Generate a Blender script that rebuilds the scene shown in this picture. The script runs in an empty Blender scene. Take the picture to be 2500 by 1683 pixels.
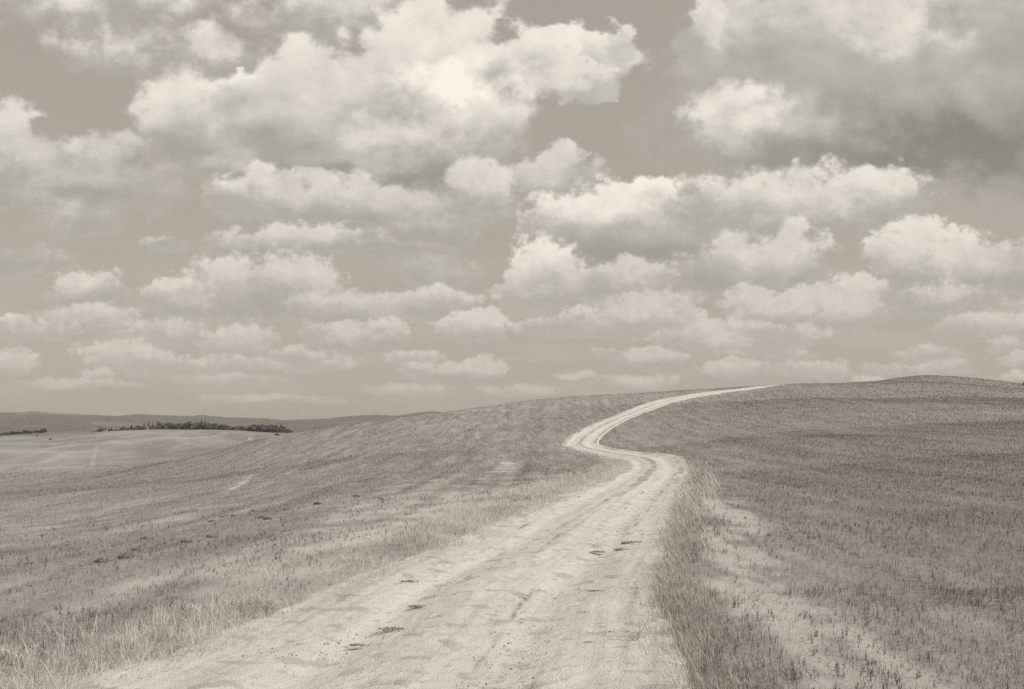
import bpy, math, random
import numpy as np
from mathutils import Vector

R = math.radians
sc = bpy.context.scene
rng = np.random.default_rng(7)
random.seed(7)

# ------------------------------------------------------------------ camera
F, HZ, CX, EYE = 2165.0, 1060.0, 1250.0, 1.7      # focal length and horizon row in photo pixels, eye height
cam_d = bpy.data.cameras.new('camera')
cam = bpy.data.objects.new('camera', cam_d)
sc.collection.objects.link(cam)
sc.camera = cam
cam.location = (0, 0, EYE)
cam.rotation_euler = (R(90), 0, 0)
cam_d.sensor_width = 36.0
cam_d.lens = 36.0 * F / 2500.0
cam_d.shift_y = (HZ - 841.5) / 2500.0
cam_d.clip_start = 0.05
cam_d.clip_end = 40000.0

# ------------------------------------------------------------------ exposure and render
sc.view_settings.view_transform = 'Standard'
sc.view_settings.look = 'None'
sc.view_settings.gamma = 1.0
sc.view_settings.exposure = 0.0
sc.view_settings.use_curve_mapping = False
sc.render.engine = 'CYCLES'
sc.cycles.use_denoising = False
sc.cycles.use_adaptive_sampling = True
sc.cycles.adaptive_threshold = 0.007
sc.cycles.adaptive_min_samples = 24
sc.cycles.max_bounces = 4
sc.cycles.diffuse_bounces = 2
sc.cycles.transmission_bounces = 2
sc.cycles.volume_bounces = 0
sc.cycles.transparent_max_bounces = 4
sc.cycles.sample_clamp_indirect = 4.0

# ------------------------------------------------------------------ sun
SUN_EL, SUN_AZ = 52.0, 112.0        # azimuth clockwise from the view direction: high on the right, a little behind
sd = Vector((math.sin(R(SUN_AZ)) * math.cos(R(SUN_EL)), math.cos(R(SUN_AZ)) * math.cos(R(SUN_EL)), math.sin(R(SUN_EL))))
sun_d = bpy.data.lights.new('sun', 'SUN')
sun_d.energy = 3.05
sun_d.angle = R(0.53)
sun_d.color = (1.0, 0.975, 0.94)
sun = bpy.data.objects.new('sun', sun_d)
sun.rotation_euler = sd.to_track_quat('Z', 'Y').to_euler()
sc.collection.objects.link(sun)


# ------------------------------------------------------------------ node helper
class NT:
    def __init__(self, tree):
        self.t = tree

    def new(self, kind, **kw):
        n = self.t.nodes.new(kind)
        for k, v in kw.items():
            setattr(n, k, v)
        return n

    def put(self, sock, v):
        if v is None:
            return
        if isinstance(v, bpy.types.NodeSocket):
            self.t.links.new(v, sock)
        else:
            sock.default_value = v

    def m(self, op, a, b=None, c=None, clamp=False):
        n = self.new('ShaderNodeMath', operation=op, use_clamp=clamp)
        self.put(n.inputs[0], a); self.put(n.inputs[1], b); self.put(n.inputs[2], c)
        return n.outputs[0]

    def v(self, op, a, b=None, c=None):
        n = self.new('ShaderNodeVectorMath', operation=op)
        self.put(n.inputs[0], a); self.put(n.inputs[1], b)
        if c is not None:
            self.put(n.inputs[2], c)
        return n.outputs['Value'] if op in ('DOT_PRODUCT', 'LENGTH', 'DISTANCE') else n.outputs[0]

    def xyz(self, x=0.0, y=0.0, z=0.0):
        n = self.new('ShaderNodeCombineXYZ')
        self.put(n.inputs[0], x); self.put(n.inputs[1], y); self.put(n.inputs[2], z)
        return n.outputs[0]

    def sep(self, v):
        n = self.new('ShaderNodeSeparateXYZ'); self.put(n.inputs[0], v)
        return n.outputs

    def noise(self, vec, scale, detail=5.0, rough=0.5, lac=2.0, dist=0.0, color=False):
        n = self.new('ShaderNodeTexNoise', noise_dimensions='3D')
        self.put(n.inputs['Vector'], vec); self.put(n.inputs['Scale'], scale)
        self.put(n.inputs['Detail'], detail); self.put(n.inputs['Roughness'], rough)
        self.put(n.inputs['Lacunarity'], lac); self.put(n.inputs['Distortion'], dist)
        return n.outputs['Color'] if color else n.outputs[0]

    def vor(self, vec, scale, detail=0.0, rough=0.5, smooth=0.5, feature='SMOOTH_F1'):
        n = self.new('ShaderNodeTexVoronoi', voronoi_dimensions='3D', feature=feature)
        n.normalize = True
        self.put(n.inputs['Vector'], vec); self.put(n.inputs['Scale'], scale)
        self.put(n.inputs['Detail'], detail); self.put(n.inputs['Roughness'], rough)
        if feature == 'SMOOTH_F1':
            self.put(n.inputs['Smoothness'], smooth)
        return n.outputs['Distance']

    def step(self, x, lo, hi, a=0.0, b=1.0, kind='SMOOTHSTEP'):
        n = self.new('ShaderNodeMapRange', interpolation_type=kind)
        self.put(n.inputs[0], x); self.put(n.inputs[1], lo); self.put(n.inputs[2], hi)
        self.put(n.inputs[3], a); self.put(n.inputs[4], b)
        return n.outputs[0]

    def mix(self, f, a, b):
        n = self.new('ShaderNodeMix', data_type='RGBA')
        self.put(n.inputs[0], f); self.put(n.inputs[6], a); self.put(n.inputs[7], b)
        return n.outputs[2]

    def mixf(self, f, a, b):
        n = self.new('ShaderNodeMix', data_type='FLOAT')
        self.put(n.inputs[0], f); self.put(n.inputs[2], a); self.put(n.inputs[3], b)
        return n.outputs[0]


def sep_rgb(g, r=1.052, b=0.93):
    return (g * r, g, g * b, 1.0)


# ------------------------------------------------------------------ world: sky with cumulus
world = bpy.data.worlds.new('World')
sc.world = world
world.use_nodes = True
wt = world.node_tree
wt.nodes.clear()
W = NT(wt)
SKY_STRENGTH = 0.1

sky = W.new('ShaderNodeTexSky', sky_type='NISHITA')
sky.sun_disc = False
sky.sun_elevation = R(SUN_EL)
sky.sun_rotation = R(SUN_AZ)
sky.air_density = 1.0
sky.dust_density = 2.0
sky.ozone_density = 1.0
bw = W.new('ShaderNodeRGBToBW')
wt.links.new(sky.outputs[0], bw.inputs[0])

tc = W.new('ShaderNodeTexCoord')
D0 = tc.outputs['Generated']
dx, dy, dz = W.sep(D0)
ys = W.m('MAXIMUM', dy, 0.12)
uu = W.m('DIVIDE', dx, ys)
vv = W.m('DIVIDE', dz, ys)
vpos = W.m('ADD', W.m('MAXIMUM', vv, 0.0), 0.07)       # angular size of features grows with elevation
inview = W.m('MULTIPLY', W.m('MULTIPLY', W.step(dy, 0.45, 0.62), W.step(W.m('ABSOLUTE', uu), 0.85, 0.66)), W.m('MULTIPLY', W.step(vv, 0.74, 0.56), W.step(vv, -0.06, -0.03)))

# cumulus masses, painted from the nearest down to the far ones: x, y of the centre, half width, rise above centre,
# depth below (in a 2329 px wide view of the sky), then top brightness, base brightness, softness of the edge
CLOUDS = [
    # top left
    (230, 0, 250, 80, 62, .68, .46, .60), (370, 118, 225, 55, 60, .66, .46, .60), (740, 25, 185, 55, 60, .60, .46, .55),
    # great dark mass top right
    (2100, 40, 300, 140, 170, .60, .40, 1.0), (1830, 50, 250, 130, 150, .62, .44, .45), (2280, 300, 300, 220, 150, .36, .27, 1.1), (1980, 260, 420, 160, 130, .42, .24, .7),
    (2060, 90, 110, 80, 80, .70, .52, 1.1), (1800, 330, 210, 90, 60, .42, .32, .6), (1740, 320, 130, 90, 70, .50, .35, .8), (1660, 295, 100, 95, 92, .68, .42, .40), (1610, 60, 50, 70, 90, .64, .50, .35),
    # great bright cloud
    (990, 130, 190, 130, 120, .72, .56, .28), (1240, 145, 200, 90, 95, .74, .58, .24), (1375, 90, 65, 55, 60, .70, .60, .22), (1300, 190, 110, 50, 50, .66, .58, .24),
    (700, 190, 130, 100, 110, .70, .56, .35), (860, 240, 180, 110, 130, .64, .44, .5), (470, 265, 150, 110, 130, .68, .42, .35), (540, 215, 70, 65, 70, .80, .62, .25),
    (1060, 240, 150, 100, 120, .84, .60, .5), (1030, 225, 70, 45, 60, .90, .72, .8), (710, 335, 220, 75, 85, .42, .32, .55), (930, 340, 190, 70, 70, .64, .42, .6), (800, 385, 300, 38, 34, .46, .35, .7), (560, 370, 110, 50, 50, .54, .40, .6), (640, 285, 140, 110, 110, .58, .42, .55),
    # left edge
    (10, 320, 75, 105, 120, .64, .46, .32), (120, 390, 130, 60, 75, .54, .42, .6), (235, 350, 95, 50, 70, .58, .42, .45), (200, 430, 180, 50, 50, .48, .40, .8), (170, 500, 90, 40, 30, .50, .42, .7), (60, 590, 80, 25, 25, .48, .42, .7),
    # under the great cloud
    (1250, 395, 108, 48, 50, .62, .48, .30), (1090, 435, 95, 65, 85, .62, .44, .35), (580, 445, 105, 52, 50, .66, .48, .28), (680, 455, 75, 38, 50, .56, .43, .5), (780, 445, 105, 40, 58, .62, .44, .35), (920, 460, 120, 40, 62, .56, .42, .5),
    (1000, 510, 90, 30, 40, .48, .42, .7),
    # long cloud on the right
    (1990, 450, 145, 85, 90, .72, .46, .26), (1720, 465, 240, 75, 95, .68, .42, .30), (1480, 455, 95, 58, 90, .86, .52, .24), (1350, 500, 150, 72, 75, .80, .50, .28), (1500, 555, 230, 45, 40, .42, .33, .5),
    (2110, 585, 150, 68, 62, .72, .44, .26), (2275, 605, 95, 42, 52, .58, .42, .35), (1800, 585, 75, 60, 75, .66, .46, .28), (1690, 615, 170, 62, 55, .62, .38, .32),
    (1240, 625, 95, 58, 75, .80, .44, .28), (1160, 660, 45, 28, 35, .62, .44, .4), (1330, 645, 75, 42, 55, .66, .44, .30), (1440, 625, 85, 32, 50, .60, .42, .35),
    # middle left
    (650, 545, 185, 38, 32, .66, .44, .30), (905, 562, 85, 20, 18, .56, .44, .4), (365, 548, 42, 17, 15, .56, .45, .4), (1000, 620, 70, 30, 30, .50, .43, .6),
    (195, 660, 88, 42, 40, .64, .42, .28), (550, 650, 150, 68, 72, .66, .38, .30), (400, 670, 75, 40, 45, .68, .44, .26), (690, 650, 85, 55, 58, .62, .42, .30), (830, 700, 150, 40, 34, .58, .42, .35),
    (1000, 685, 98, 30, 32, .64, .43, .28),
    # lower right
    (1950, 680, 70, 55, 50, .66, .46, .28), (1840, 700, 130, 40, 38, .62, .42, .30), (1700, 690, 62, 35, 38, .60, .42, .30), (2110, 672, 120, 26, 30, .58, .43, .35), (2320, 700, 60, 22, 34, .54, .42, .4),
    (1460, 688, 125, 22, 26, .58, .44, .35), (1390, 730, 135, 32, 30, .66, .44, .28), (1200, 745, 35, 15, 15, .55, .46, .4), (1660, 765, 150, 34, 32, .62, .44, .30), (2205, 738, 65, 20, 22, .56, .45, .4), (2290, 782, 45, 15, 16, .56, .46, .4),
    # lower left
    (20, 740, 50, 24, 20, .70, .46, .28), (200, 728, 115, 30, 32, .60, .44, .35), (390, 752, 92, 32, 30, .60, .45, .32), (540, 775, 75, 36, 36, .60, .45, .32), (810, 752, 112, 28, 32, .64, .44, .28), (1075, 742, 82, 30, 34, .66, .45, .26),
    (35, 825, 50, 26, 26, .60, .46, .35), (300, 815, 122, 30, 28, .60, .46, .32), (700, 830, 120, 14, 12, .54, .47, .5), (940, 818, 58, 16, 14, .58, .47, .35), (1100, 838, 52, 24, 24, .60, .46, .32), (1385, 803, 45, 13, 13, .60, .47, .35), (1500, 812, 55, 14, 14, .58, .47, .35),
    (1750, 805, 90, 12, 11, .56, .47, .4), (1660, 843, 75, 18, 18, .58, .47, .35), (1850, 843, 85, 20, 18, .58, .47, .35), (2010, 836, 55, 12, 12, .57, .48, .4), (2140, 837, 60, 11, 11, .57, .48, .4), (2315, 815, 50, 12, 12, .55, .48, .4), (1450, 868, 78, 15, 14, .57, .48, .4),
    (520, 862, 110, 12, 10, .54, .48, .5), (180, 877, 120, 12, 10, .54, .48, .5), (920, 887, 80, 12, 10, .55, .48, .5), (620, 905, 140, 9, 8, .53, .48, .5), (1180, 892, 80, 11, 9, .55, .48, .5), (1310, 860, 40, 9, 8, .55, .48, .5),
]
_r = random.Random(3)
for k in range(26):                       # scattered puffs filling the low rows
    cy_ = _r.uniform(700, 880); sz = (930 - cy_) / 230.0
    CLOUDS.append((_r.uniform(0, 2329), cy_, 20 + 75 * sz * _r.uniform(.5, 1.3), 6 + 22 * sz, 6 + 20 * sz, .60, .46, .45))
CLOUDS = [(a, b, c * (1.12 if b > 480 else 1.0), d * (1.22 if b > 480 else 1.0), e * (1.15 if b > 480 else 1.0), f * 1.10, g * 0.89, h * 1.42) for a, b, c, d, e, f, g, h in CLOUDS]
SS = 2500.0 / 2329.0


def paint_clouds(p, vl, nz, CL_):
    """cover and brightness of the cumulus; p = (u, v, v); built in small node groups of some masses each"""
    global W
    A, L, top = 0.0, 0.5, W
    for k in range(0, len(CL_), 10):
        ng = bpy.data.node_groups.new('cumulus', 'ShaderNodeTree')
        for nm, kd in (('p', 'NodeSocketVector'), ('vl', 'NodeSocketFloat'), ('nz', 'NodeSocketFloat'), ('A', 'NodeSocketFloat'), ('L', 'NodeSocketFloat')):
            ng.interface.new_socket(nm, in_out='INPUT', socket_type=kd)
        for nm in ('A', 'L'):
            ng.interface.new_socket(nm, in_out='OUTPUT', socket_type='NodeSocketFloat')
        W = NT(ng)
        gp, gv, gn, gA, gL = W.new('NodeGroupInput').outputs[:5]
        for (cx, cy, rx, up, dn, hi, lo, sf) in CL_[k:k + 10]:
            cu, cv = (cx * SS - CX) / F, (HZ - cy * SS) / F
            a, b, c = F / (rx * SS), F / (up * SS), F / (dn * SS)
            q = W.v('MULTIPLY_ADD', gp, (a, b, -c), (-cu * a, -cv * b, cv * c))
            q = W.v('MAXIMUM', q, (-1e6, 0.0, 0.0))
            d = W.v('DOT_PRODUCT', q, q)
            al = W.step(W.m('SUBTRACT', gn, d), -sf, sf)
            li = W.step(gv, cv - 0.75 / c, cv + 0.7 / b, lo, hi)
            gL = W.m('MULTIPLY_ADD', W.m('SUBTRACT', li, gL), al, gL)
            gA = W.m('MULTIPLY_ADD', W.m('SUBTRACT', 1.0, gA), al, gA)
        go = W.new('NodeGroupOutput')
        W.put(go.inputs[0], gA); W.put(go.inputs[1], gL)
        W = top
        g = W.new('ShaderNodeGroup'); g.node_tree = ng
        for i_, v_ in enumerate((p, vl, nz, A, L)):
            W.put(g.inputs[i_], v_)
        A, L = g.outputs[0], g.outputs[1]
    return A, L


def tint(l, c):
    return W.v('MULTIPLY', W.xyz(l, l, l), c)


deck = W.v('DIVIDE', D0, W.xyz(*(3 * [W.m('ADD', W.m('MAXIMUM', dz, 0.0), 0.10)])))
out_n = W.noise(deck, 0.55, 2.0, 0.5)
out_d = W.m('MULTIPLY_ADD', out_n, -5.0, 3.55)
air = W.step(vv, 0.0, 0.36)
airc = W.step(dz, 0.0, 0.34)
skyl = W.m('MULTIPLY', W.m('POWER', W.m('MAXIMUM', bw.outputs[0], 0.5), 0.25), 3.0)     # flattened daylight gradient
veil = W.noise(W.xyz(W.m('MULTIPLY', uu, 7.0), W.m('MULTIPLY', vv, 34.0), 4.0), 1.0, 5.0, 0.55)
veil = W.m('MULTIPLY', W.step(veil, 0.44, 0.66), W.m('MULTIPLY', W.step(vv, 0.30, 0.10), W.step(dy, 0.1, 0.5)))
skyl = W.m('MULTIPLY_ADD', veil, 0.30, skyl)
sk = tint(skyl, (1.087, 1.0, 0.866))
lowa = W.step(vv, 0.40, 0.10)                # 1 for the small far clouds, 0 for the near ones


def billow(du=0.0, dv=0.0, detail=6.0):
    """relief of the cloud surface, displaced by (du, dv) * elevation"""
    u2 = W.m('MULTIPLY_ADD', vpos, du, uu)
    v2 = W.m('MULTIPLY_ADD', vpos, dv, vv)
    p = W.xyz(u2, W.m('MULTIPLY', v2, 1.2), 0.0)
    lo = W.m('SUBTRACT', W.noise(p, 11.0, 3.0, 0.5), 0.5)
    hi = W.m('SUBTRACT', W.noise(p, 36.0, detail, 0.60), 0.5)
    fi = W.m('SUBTRACT', W.noise(p, 105.0, 3.0, 0.55), 0.5)
    bl = W.m('SUBTRACT', 0.40, W.vor(p, 34.0, 0.0, feature='F1'))
    d = W.m('MULTIPLY', lo, W.mixf(lowa, 2.2, 0.9))
    d = W.m('MULTIPLY_ADD', hi, W.mixf(lowa, 1.25, 1.9), d)
    d = W.m('MULTIPLY_ADD', bl, W.mixf(lowa, 0.85, 0.5), d)
    return W.m('MULTIPLY_ADD', fi, W.mixf(lowa, 0.2, 1.7), d), p


nA, p0 = billow()
nC, _ = billow(0.035, 0.05, detail=4.0)
wv = W.v('SUBTRACT', W.noise(p0, 14.0, 4.0, 0.6, color=True), (0.5, 0.5, 0.5))
wx, wy, wz = W.sep(wv)
uw = W.m('MULTIPLY_ADD', W.m('MULTIPLY', wx, 0.30), vpos, uu)
vw = W.m('MULTIPLY_ADD', W.m('MULTIPLY', wy, 0.22), vpos, vv)
vl = W.m('MULTIPLY_ADD', W.m('MULTIPLY', wz, 0.30), vpos, vv)
nzA = W.m('ADD', nA, 0.92)
pw = W.xyz(uw, vw, vw)
out_a = W.step(W.m('ADD', nA, W.m('SUBTRACT', 1.0, out_d)), -0.3, 0.6)
relief = W.step(W.m('SUBTRACT', nA, nC), -0.9, 0.9, -0.10, 0.10, 'LINEAR')


def cloud_colour(l, a, airf):
    lc = W.m('MULTIPLY', l, 1.0 / SKY_STRENGTH)
    lc = W.mixf(W.m('MULTIPLY_ADD', airf, 0.40, 0.60), W.m('ADD', skyl, 1.3), lc)      # far clouds pale into the air
    ck = tint(lc, (1.058, 1.0, 0.895))
    af = W.m('MULTIPLY', a, W.m('MULTIPLY_ADD', airf, 0.20, 0.80))
    af = W.m('MULTIPLY', af, W.step(dz, -0.005, 0.03))
    n = W.new('ShaderNodeBackground')
    wt.links.new(W.mix(af, sk, ck), n.inputs[0])
    n.inputs[1].default_value = SKY_STRENGTH
    return n.outputs[0]


def reaches(c, u0, u1, v0, v1):
    cu, cv = (c[0] * SS - CX) / F, (HZ - c[1] * SS) / F
    k, mg = 1.50 + 0.20 * c[7], 0.02 + 0.06 * max(cv, 0)
    return (cu + c[2] * SS / F * k + mg > u0 and cu - c[2] * SS / F * k - mg < u1
            and cv + c[3] * SS / F * k + mg > v0 and cv - c[4] * SS / F * k - mg < v1)


def tile(u0, u1, v0, v1):
    tile.k += 1                          # a hair's shift keeps each tile's nodes its own, so only one tile is worked out per ray
    ek = 1e-6 * tile.k
    pa, pl = paint_clouds(W.v('ADD', pw, (ek, 0, 0)), W.m('ADD', vl, ek), W.m('ADD', nzA, ek), [c for c in CLOUDS if reaches(c, u0, u1, v0, v1)])
    lum = W.m('ADD', W.mixf(inview, 0.6, pl), W.m('MULTIPLY', relief, W.step(pl, 0.30, 0.6, 0.25, 1.0)))
    lum = W.m('MINIMUM', W.m('MAXIMUM', lum, 0.24), 0.92)
    return cloud_colour(lum, W.mixf(inview, out_a, pa), air)


tile.k = 0


def either(test, no, yes):
    n = W.new('ShaderNodeMixShader')
    for i_, v_ in enumerate((test, no, yes)):
        wt.links.new(v_, n.inputs[i_])
    return n.outputs[0]


UB, VB = [-9, -0.34, -0.12, 0.12, 0.34, 9], [-9, 0.11, 0.17, 0.26, 9]
rows_ = []
for v0, v1 in zip(VB, VB[1:]):
    acc = None
    for u0, u1 in zip(UB, UB[1:]):
        t_ = tile(u0, u1, v0, v1)
        acc = t_ if acc is None else either(W.m('GREATER_THAN', uu, u0), acc, t_)
    rows_.append(acc)
bg_view = rows_[0]
for v0, r_ in zip(VB[1:], rows_[1:]):
    bg_view = either(W.m('GREATER_THAN', vv, v0), bg_view, r_)
# the rest of the sky: the same broken cumulus, without the finest detail
o_d = W.m('SUBTRACT', 1.0, out_d)
bg_rest = cloud_colour(W.m('MULTIPLY_ADD', out_n, -0.15, 0.66), W.step(o_d, -0.3, 0.6), airc)
ms = W.new('ShaderNodeMixShader')
wt.links.new(W.m('GREATER_THAN', inview, 0.0), ms.inputs[0])
wt.links.new(bg_rest, ms.inputs[1])
wt.links.new(bg_view, ms.inputs[2])
wo = W.new('ShaderNodeOutputWorld')
wt.links.new(ms.outputs[0], wo.inputs[0])
world.cycles.sampling_method = 'NONE'

# ================================================================== helpers
COL = sc.collection


def P(px, py, Y):
    """a point of the place at depth Y metres, from its sight line"""
    return ((px - CX) / F * Y, Y, EYE + (HZ - py) / F * Y)


def tag(o, label=None, cat=None, group=None, kind=None):
    if label: o['label'] = label
    if cat: o['category'] = cat
    if group: o['group'] = group
    if kind: o['kind'] = kind
    return o


def mesh_np(name, verts, faces, mat, parent=None, smooth=False, attrs=None):
    """verts (n,3); faces: (m,k) int array, all of one size"""
    verts = np.asarray(verts, np.float32); faces = np.asarray(faces, np.int32)
    k = faces.shape[1]
    me = bpy.data.meshes.new(name)
    me.vertices.add(len(verts)); me.vertices.foreach_set('co', verts.ravel())
    me.loops.add(faces.size); me.loops.foreach_set('vertex_index', faces.ravel())
    me.polygons.add(len(faces)); me.polygons.foreach_set('loop_start', np.arange(0, faces.size, k, dtype=np.int32))
    if smooth:
        me.polygons.foreach_set('use_smooth', np.ones(len(faces), bool))
    for an, av in (attrs or {}).items():
        at = me.attributes.new(an, 'FLOAT', 'POINT')
        at.data.foreach_set('value', np.asarray(av, np.float32))
    me.materials.append(mat)
    me.update(calc_edges=True)
    o = bpy.data.objects.new(name, me)
    COL.objects.link(o)
    if parent: o.parent = parent
    return o


def empty(name, loc=(0, 0, 0), rz=0.0, s=1.0):
    o = bpy.data.objects.new(name, None)
    o.location = loc; o.rotation_euler = (0, 0, rz); o.scale = (s, s, s)
    COL.objects.link(o)
    return o


def dup(o, loc, rz, s):
    c = o.copy(); COL.objects.link(c)
    c.location = loc; c.rotation_euler = (0, 0, rz); c.scale = s if hasattr(s, '__len__') else (s, s, s)
    for ch in o.children:
        d = ch.copy(); COL.objects.link(d); d.parent = c
    return c


GC, GS = np.cos(np.arange(1024) * (2 * math.pi / 1024)), np.sin(np.arange(1024) * (2 * math.pi / 1024))


def perlin(x, y, seed=0):
    x = np.asarray(x, np.float64); y = np.asarray(y, np.float64)
    xi = np.floor(x).astype(np.int64); yi = np.floor(y).astype(np.int64)
    xf = x - xi; yf = y - yi

    def grad(ix, iy):
        h = (ix * 374761393 + iy * 668265263 + seed * 974634777) & 0xffffffff
        h = ((h ^ (h >> 13)) * 1274126177) & 0xffffffff
        k = (h ^ (h >> 16)) >> 22
        return GC[k], GS[k]
    u = xf * xf * xf * (xf * (xf * 6 - 15) + 10); v = yf * yf * yf * (yf * (yf * 6 - 15) + 10)
    g = grad(xi, yi); a = g[0] * xf + g[1] * yf
    g = grad(xi + 1, yi); b = g[0] * (xf - 1) + g[1] * yf
    g = grad(xi, yi + 1); c = g[0] * xf + g[1] * (yf - 1)
    g = grad(xi + 1, yi + 1); d = g[0] * (xf - 1) + g[1] * (yf - 1)
    return (a + (b - a) * u + ((c + (d - c) * u) - (a + (b - a) * u)) * v) * 1.5


def fbm(x, y, oct=4, seed=0, gain=0.5):
    s, a, f, n = 0.0, 1.0, 1.0, 0.0
    for i in range(oct):
        s = s + a * perlin(x * f, y * f, seed + i * 17); n += a; a *= gain; f *= 2.03
    return s / n


def sstep(x, a, b):
    t = np.clip((np.asarray(x) - a) / (b - a), 0, 1)
    return t * t * (3 - 2 * t)


class Surface:
    """smooth height field through control points, in (azimuth, log distance)"""
    def __init__(self, pts, rmin=4.0, c=1.3, lam=1e-4):
        pts = np.array(pts, float)
        self.rmin, self.c = rmin, c
        q = self.space(pts[:, 0], pts[:, 1])
        n = len(q)
        A = np.zeros((n + 4, n + 4))
        A[:n, :n] = self.kern(q, q) + lam * np.eye(n)
        A[:n, n] = 1; A[:n, n + 1:] = q
        A[n, :n] = 1; A[n + 1:, :n] = q.T
        sol = np.linalg.solve(A, np.concatenate([pts[:, 2], np.zeros(4)]))
        self.q, self.w, self.a = q, sol[:n], sol[n:]

    def space(self, x, y):
        r = np.maximum(np.hypot(x, y), 1e-6)
        az = np.arctan2(x, y)
        return np.stack([self.c * np.cos(az), self.c * np.sin(az), np.log(np.maximum(r, self.rmin))], 1)

    @staticmethod
    def kern(a, b):
        d2 = np.maximum((a * a).sum(1)[:, None] + (b * b).sum(1)[None, :] - 2.0 * (a @ b.T), 0.0)
        return d2 * np.sqrt(d2)

    def __call__(self, x, y):
        x = np.asarray(x, float); y = np.asarray(y, float)
        sh = x.shape; x = x.ravel(); y = y.ravel()
        out = np.empty(len(x))
        for i in range(0, len(x), 20000):
            q = self.space(x[i:i + 20000], y[i:i + 20000])
            out[i:i + 20000] = self.kern(q, self.q) @ self.w + self.a[0] + q @ self.a[1:]
        return out.reshape(sh)


# ================================================================== shape of the land
# road centre line: photo column, row, depth, half width
ROAD = [(942, 1683, 5.9, 1.85), (1178, 1450, 9.4, 1.66), (1333, 1350, 12.7, 1.52), (1410, 1290, 16, 1.52), (1501, 1220, 23, 1.52),
        (1575, 1170, 33.5, 1.48), (1597, 1142, 44, 1.52), (1580, 1122, 54, 1.5), (1505, 1109, 63, 1.45), (1432, 1093, 70, 1.38), (1418, 1080, 75.5, 1.35),
        (1453, 1050, 86, 1.4), (1520, 1018, 100, 1.5), (1590, 990, 115, 1.6), (1665, 972, 130, 1.65), (1745, 958.5, 145, 1.65),
        (1820, 949.5, 157, 1.65), (1868, 944, 168, 1.65)]
RP = np.array([P(a, b, c) for a, b, c, d in ROAD])
RH = np.array([d for a, b, c, d in ROAD])
# near the camera the track runs on flat ground
RP[:6, 2] = [0.0, 0.0, 0.0, 0.0, 0.0, 0.02]

near_pts = [tuple(p) for p in RP]
cols = {
    -700: [(1500, 9), (1300, 22), (1210, 45), (1165, 90), (1150, 150)],
    0: [(1683, 5.6), (1450, 10.4), (1300, 24), (1250, 38), (1205, 62), (1178, 105), (1161, 165)],
    200: [(1300, 22.5), (1235, 38), (1190, 62), (1163, 105), (1148, 150)],
    400: [(1600, 6.9), (1300, 20), (1215, 38), (1167, 70), (1129, 135)],
    560: [(1220, 32), (1161, 58), (1102, 125)],
    673: [(1300, 16.5), (1200, 34), (1150, 53), (1100, 88), (1069, 125)],
    800: [(1400, 10.9), (1250, 22), (1150, 49), (1050, 128)],
    1000: [(1250, 20), (1150, 46), (1100, 66), (1060, 90), (1014, 128)],
    1150: [(1100, 62), (1000, 136)],
    1250: [(1200, 26), (1109, 60), (1060, 86), (1020, 110), (984, 143)],
    1400: [(1150, 42), (1020, 108), (974, 155)],
    1626: [(1060, 77), (1010, 98), (957.5, 165)],
    1750: [(1300, 15), (1170, 32), (1090, 55), (1000, 103), (950, 168)],
    1880: [(1500, 8.2), (1250, 18.5), (1130, 38), (1060, 64), (1000, 98), (960, 140), (941.5, 178)],
    2050: [(1400, 10.5), (1200, 23), (1060, 58), (985, 100), (945, 158), (937, 190)],
    2250: [(1300, 14), (1130, 32), (1060, 52), (1000, 85), (953, 145), (938, 175), (916, 250)],
    2420: [(1060, 48.5), (1000, 81), (955, 145), (939, 200)],
    2500: [(1683, 5.5), (1450, 8.6), (1300, 13.2), (1200, 20), (1130, 29), (1060, 47), (1000, 80), (963, 140), (947, 195)],
    3200: [(1400, 10), (1130, 28), (1060, 45), (990, 90), (950, 190)],
}
ridge_after = {-700: 40, 0: 30, 200: 40, 400: 60, 560: 70, 673: 70, 800: 70, 1000: 60, 1150: 55, 1250: 50, 1400: 45, 1626: 35, 1750: 32, 1880: 28, 2050: 22, 2250: 25, 2420: 25, 2500: 25, 3200: 25}
for px, rows in cols.items():
    for py, Y in rows:
        near_pts.append(P(px, py, Y))
    py, Y = rows[-1]
    near_pts.append(P(px, py + ridge_after[px], Y * 1.33))
    near_pts.append(P(px, py + ridge_after[px] * 3.2, Y * 2.0))
for a, r, z in [(90, 15, 0.3), (90, 60, 2.5), (90, 160, 5), (90, 330, 2), (135, 20, 0.1), (135, 80, 0.5), (135, 330, -6), (180, 12, 0), (180, 60, -0.6), (180, 330, -10),
                (225, 20, -0.3), (225, 80, -2), (225, 330, -12), (270, 10, -0.2), (270, 40, -1.8), (270, 100, -4), (270, 330, -14), (180, 4.1, 0.0), (90, 4.1, 0.02), (270, 4.1, -0.02)]:
    near_pts.append((r * math.sin(R(a)), r * math.cos(R(a)), z))
terrain = Surface(near_pts, 4.0, 1.3, 2e-4)

# centre line as a dense polyline (x, y, half width, arc length)
ext = [(-0.2 * (5.9 - yy) + RP[0, 0] * 1.0, yy) for yy in (-30.0, -20.0, -12.0, -6.0, -1.0)]
ctrl = np.array([(a, b, 1.85) for a, b in ext] + [(p[0], p[1], h) for p, h in zip(RP, RH)] + [(58.0, 185.0, 1.65), (74.0, 205.0, 1.65)])


def catmull(C, n=13):
    out = []
    for i in range(len(C) - 1):
        p0, p1, p2, p3 = C[max(i - 1, 0)], C[i], C[i + 1], C[min(i + 2, len(C) - 1)]
        t = np.linspace(0, 1, n, endpoint=False)[:, None]
        out.append(0.5 * (2 * p1 + (p2 - p0) * t + (2 * p0 - 5 * p1 + 4 * p2 - p3) * t ** 2 + (3 * p1 - p0 - 3 * p2 + p3) * t ** 3))
    return np.concatenate(out + [C[-1:]])


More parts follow.
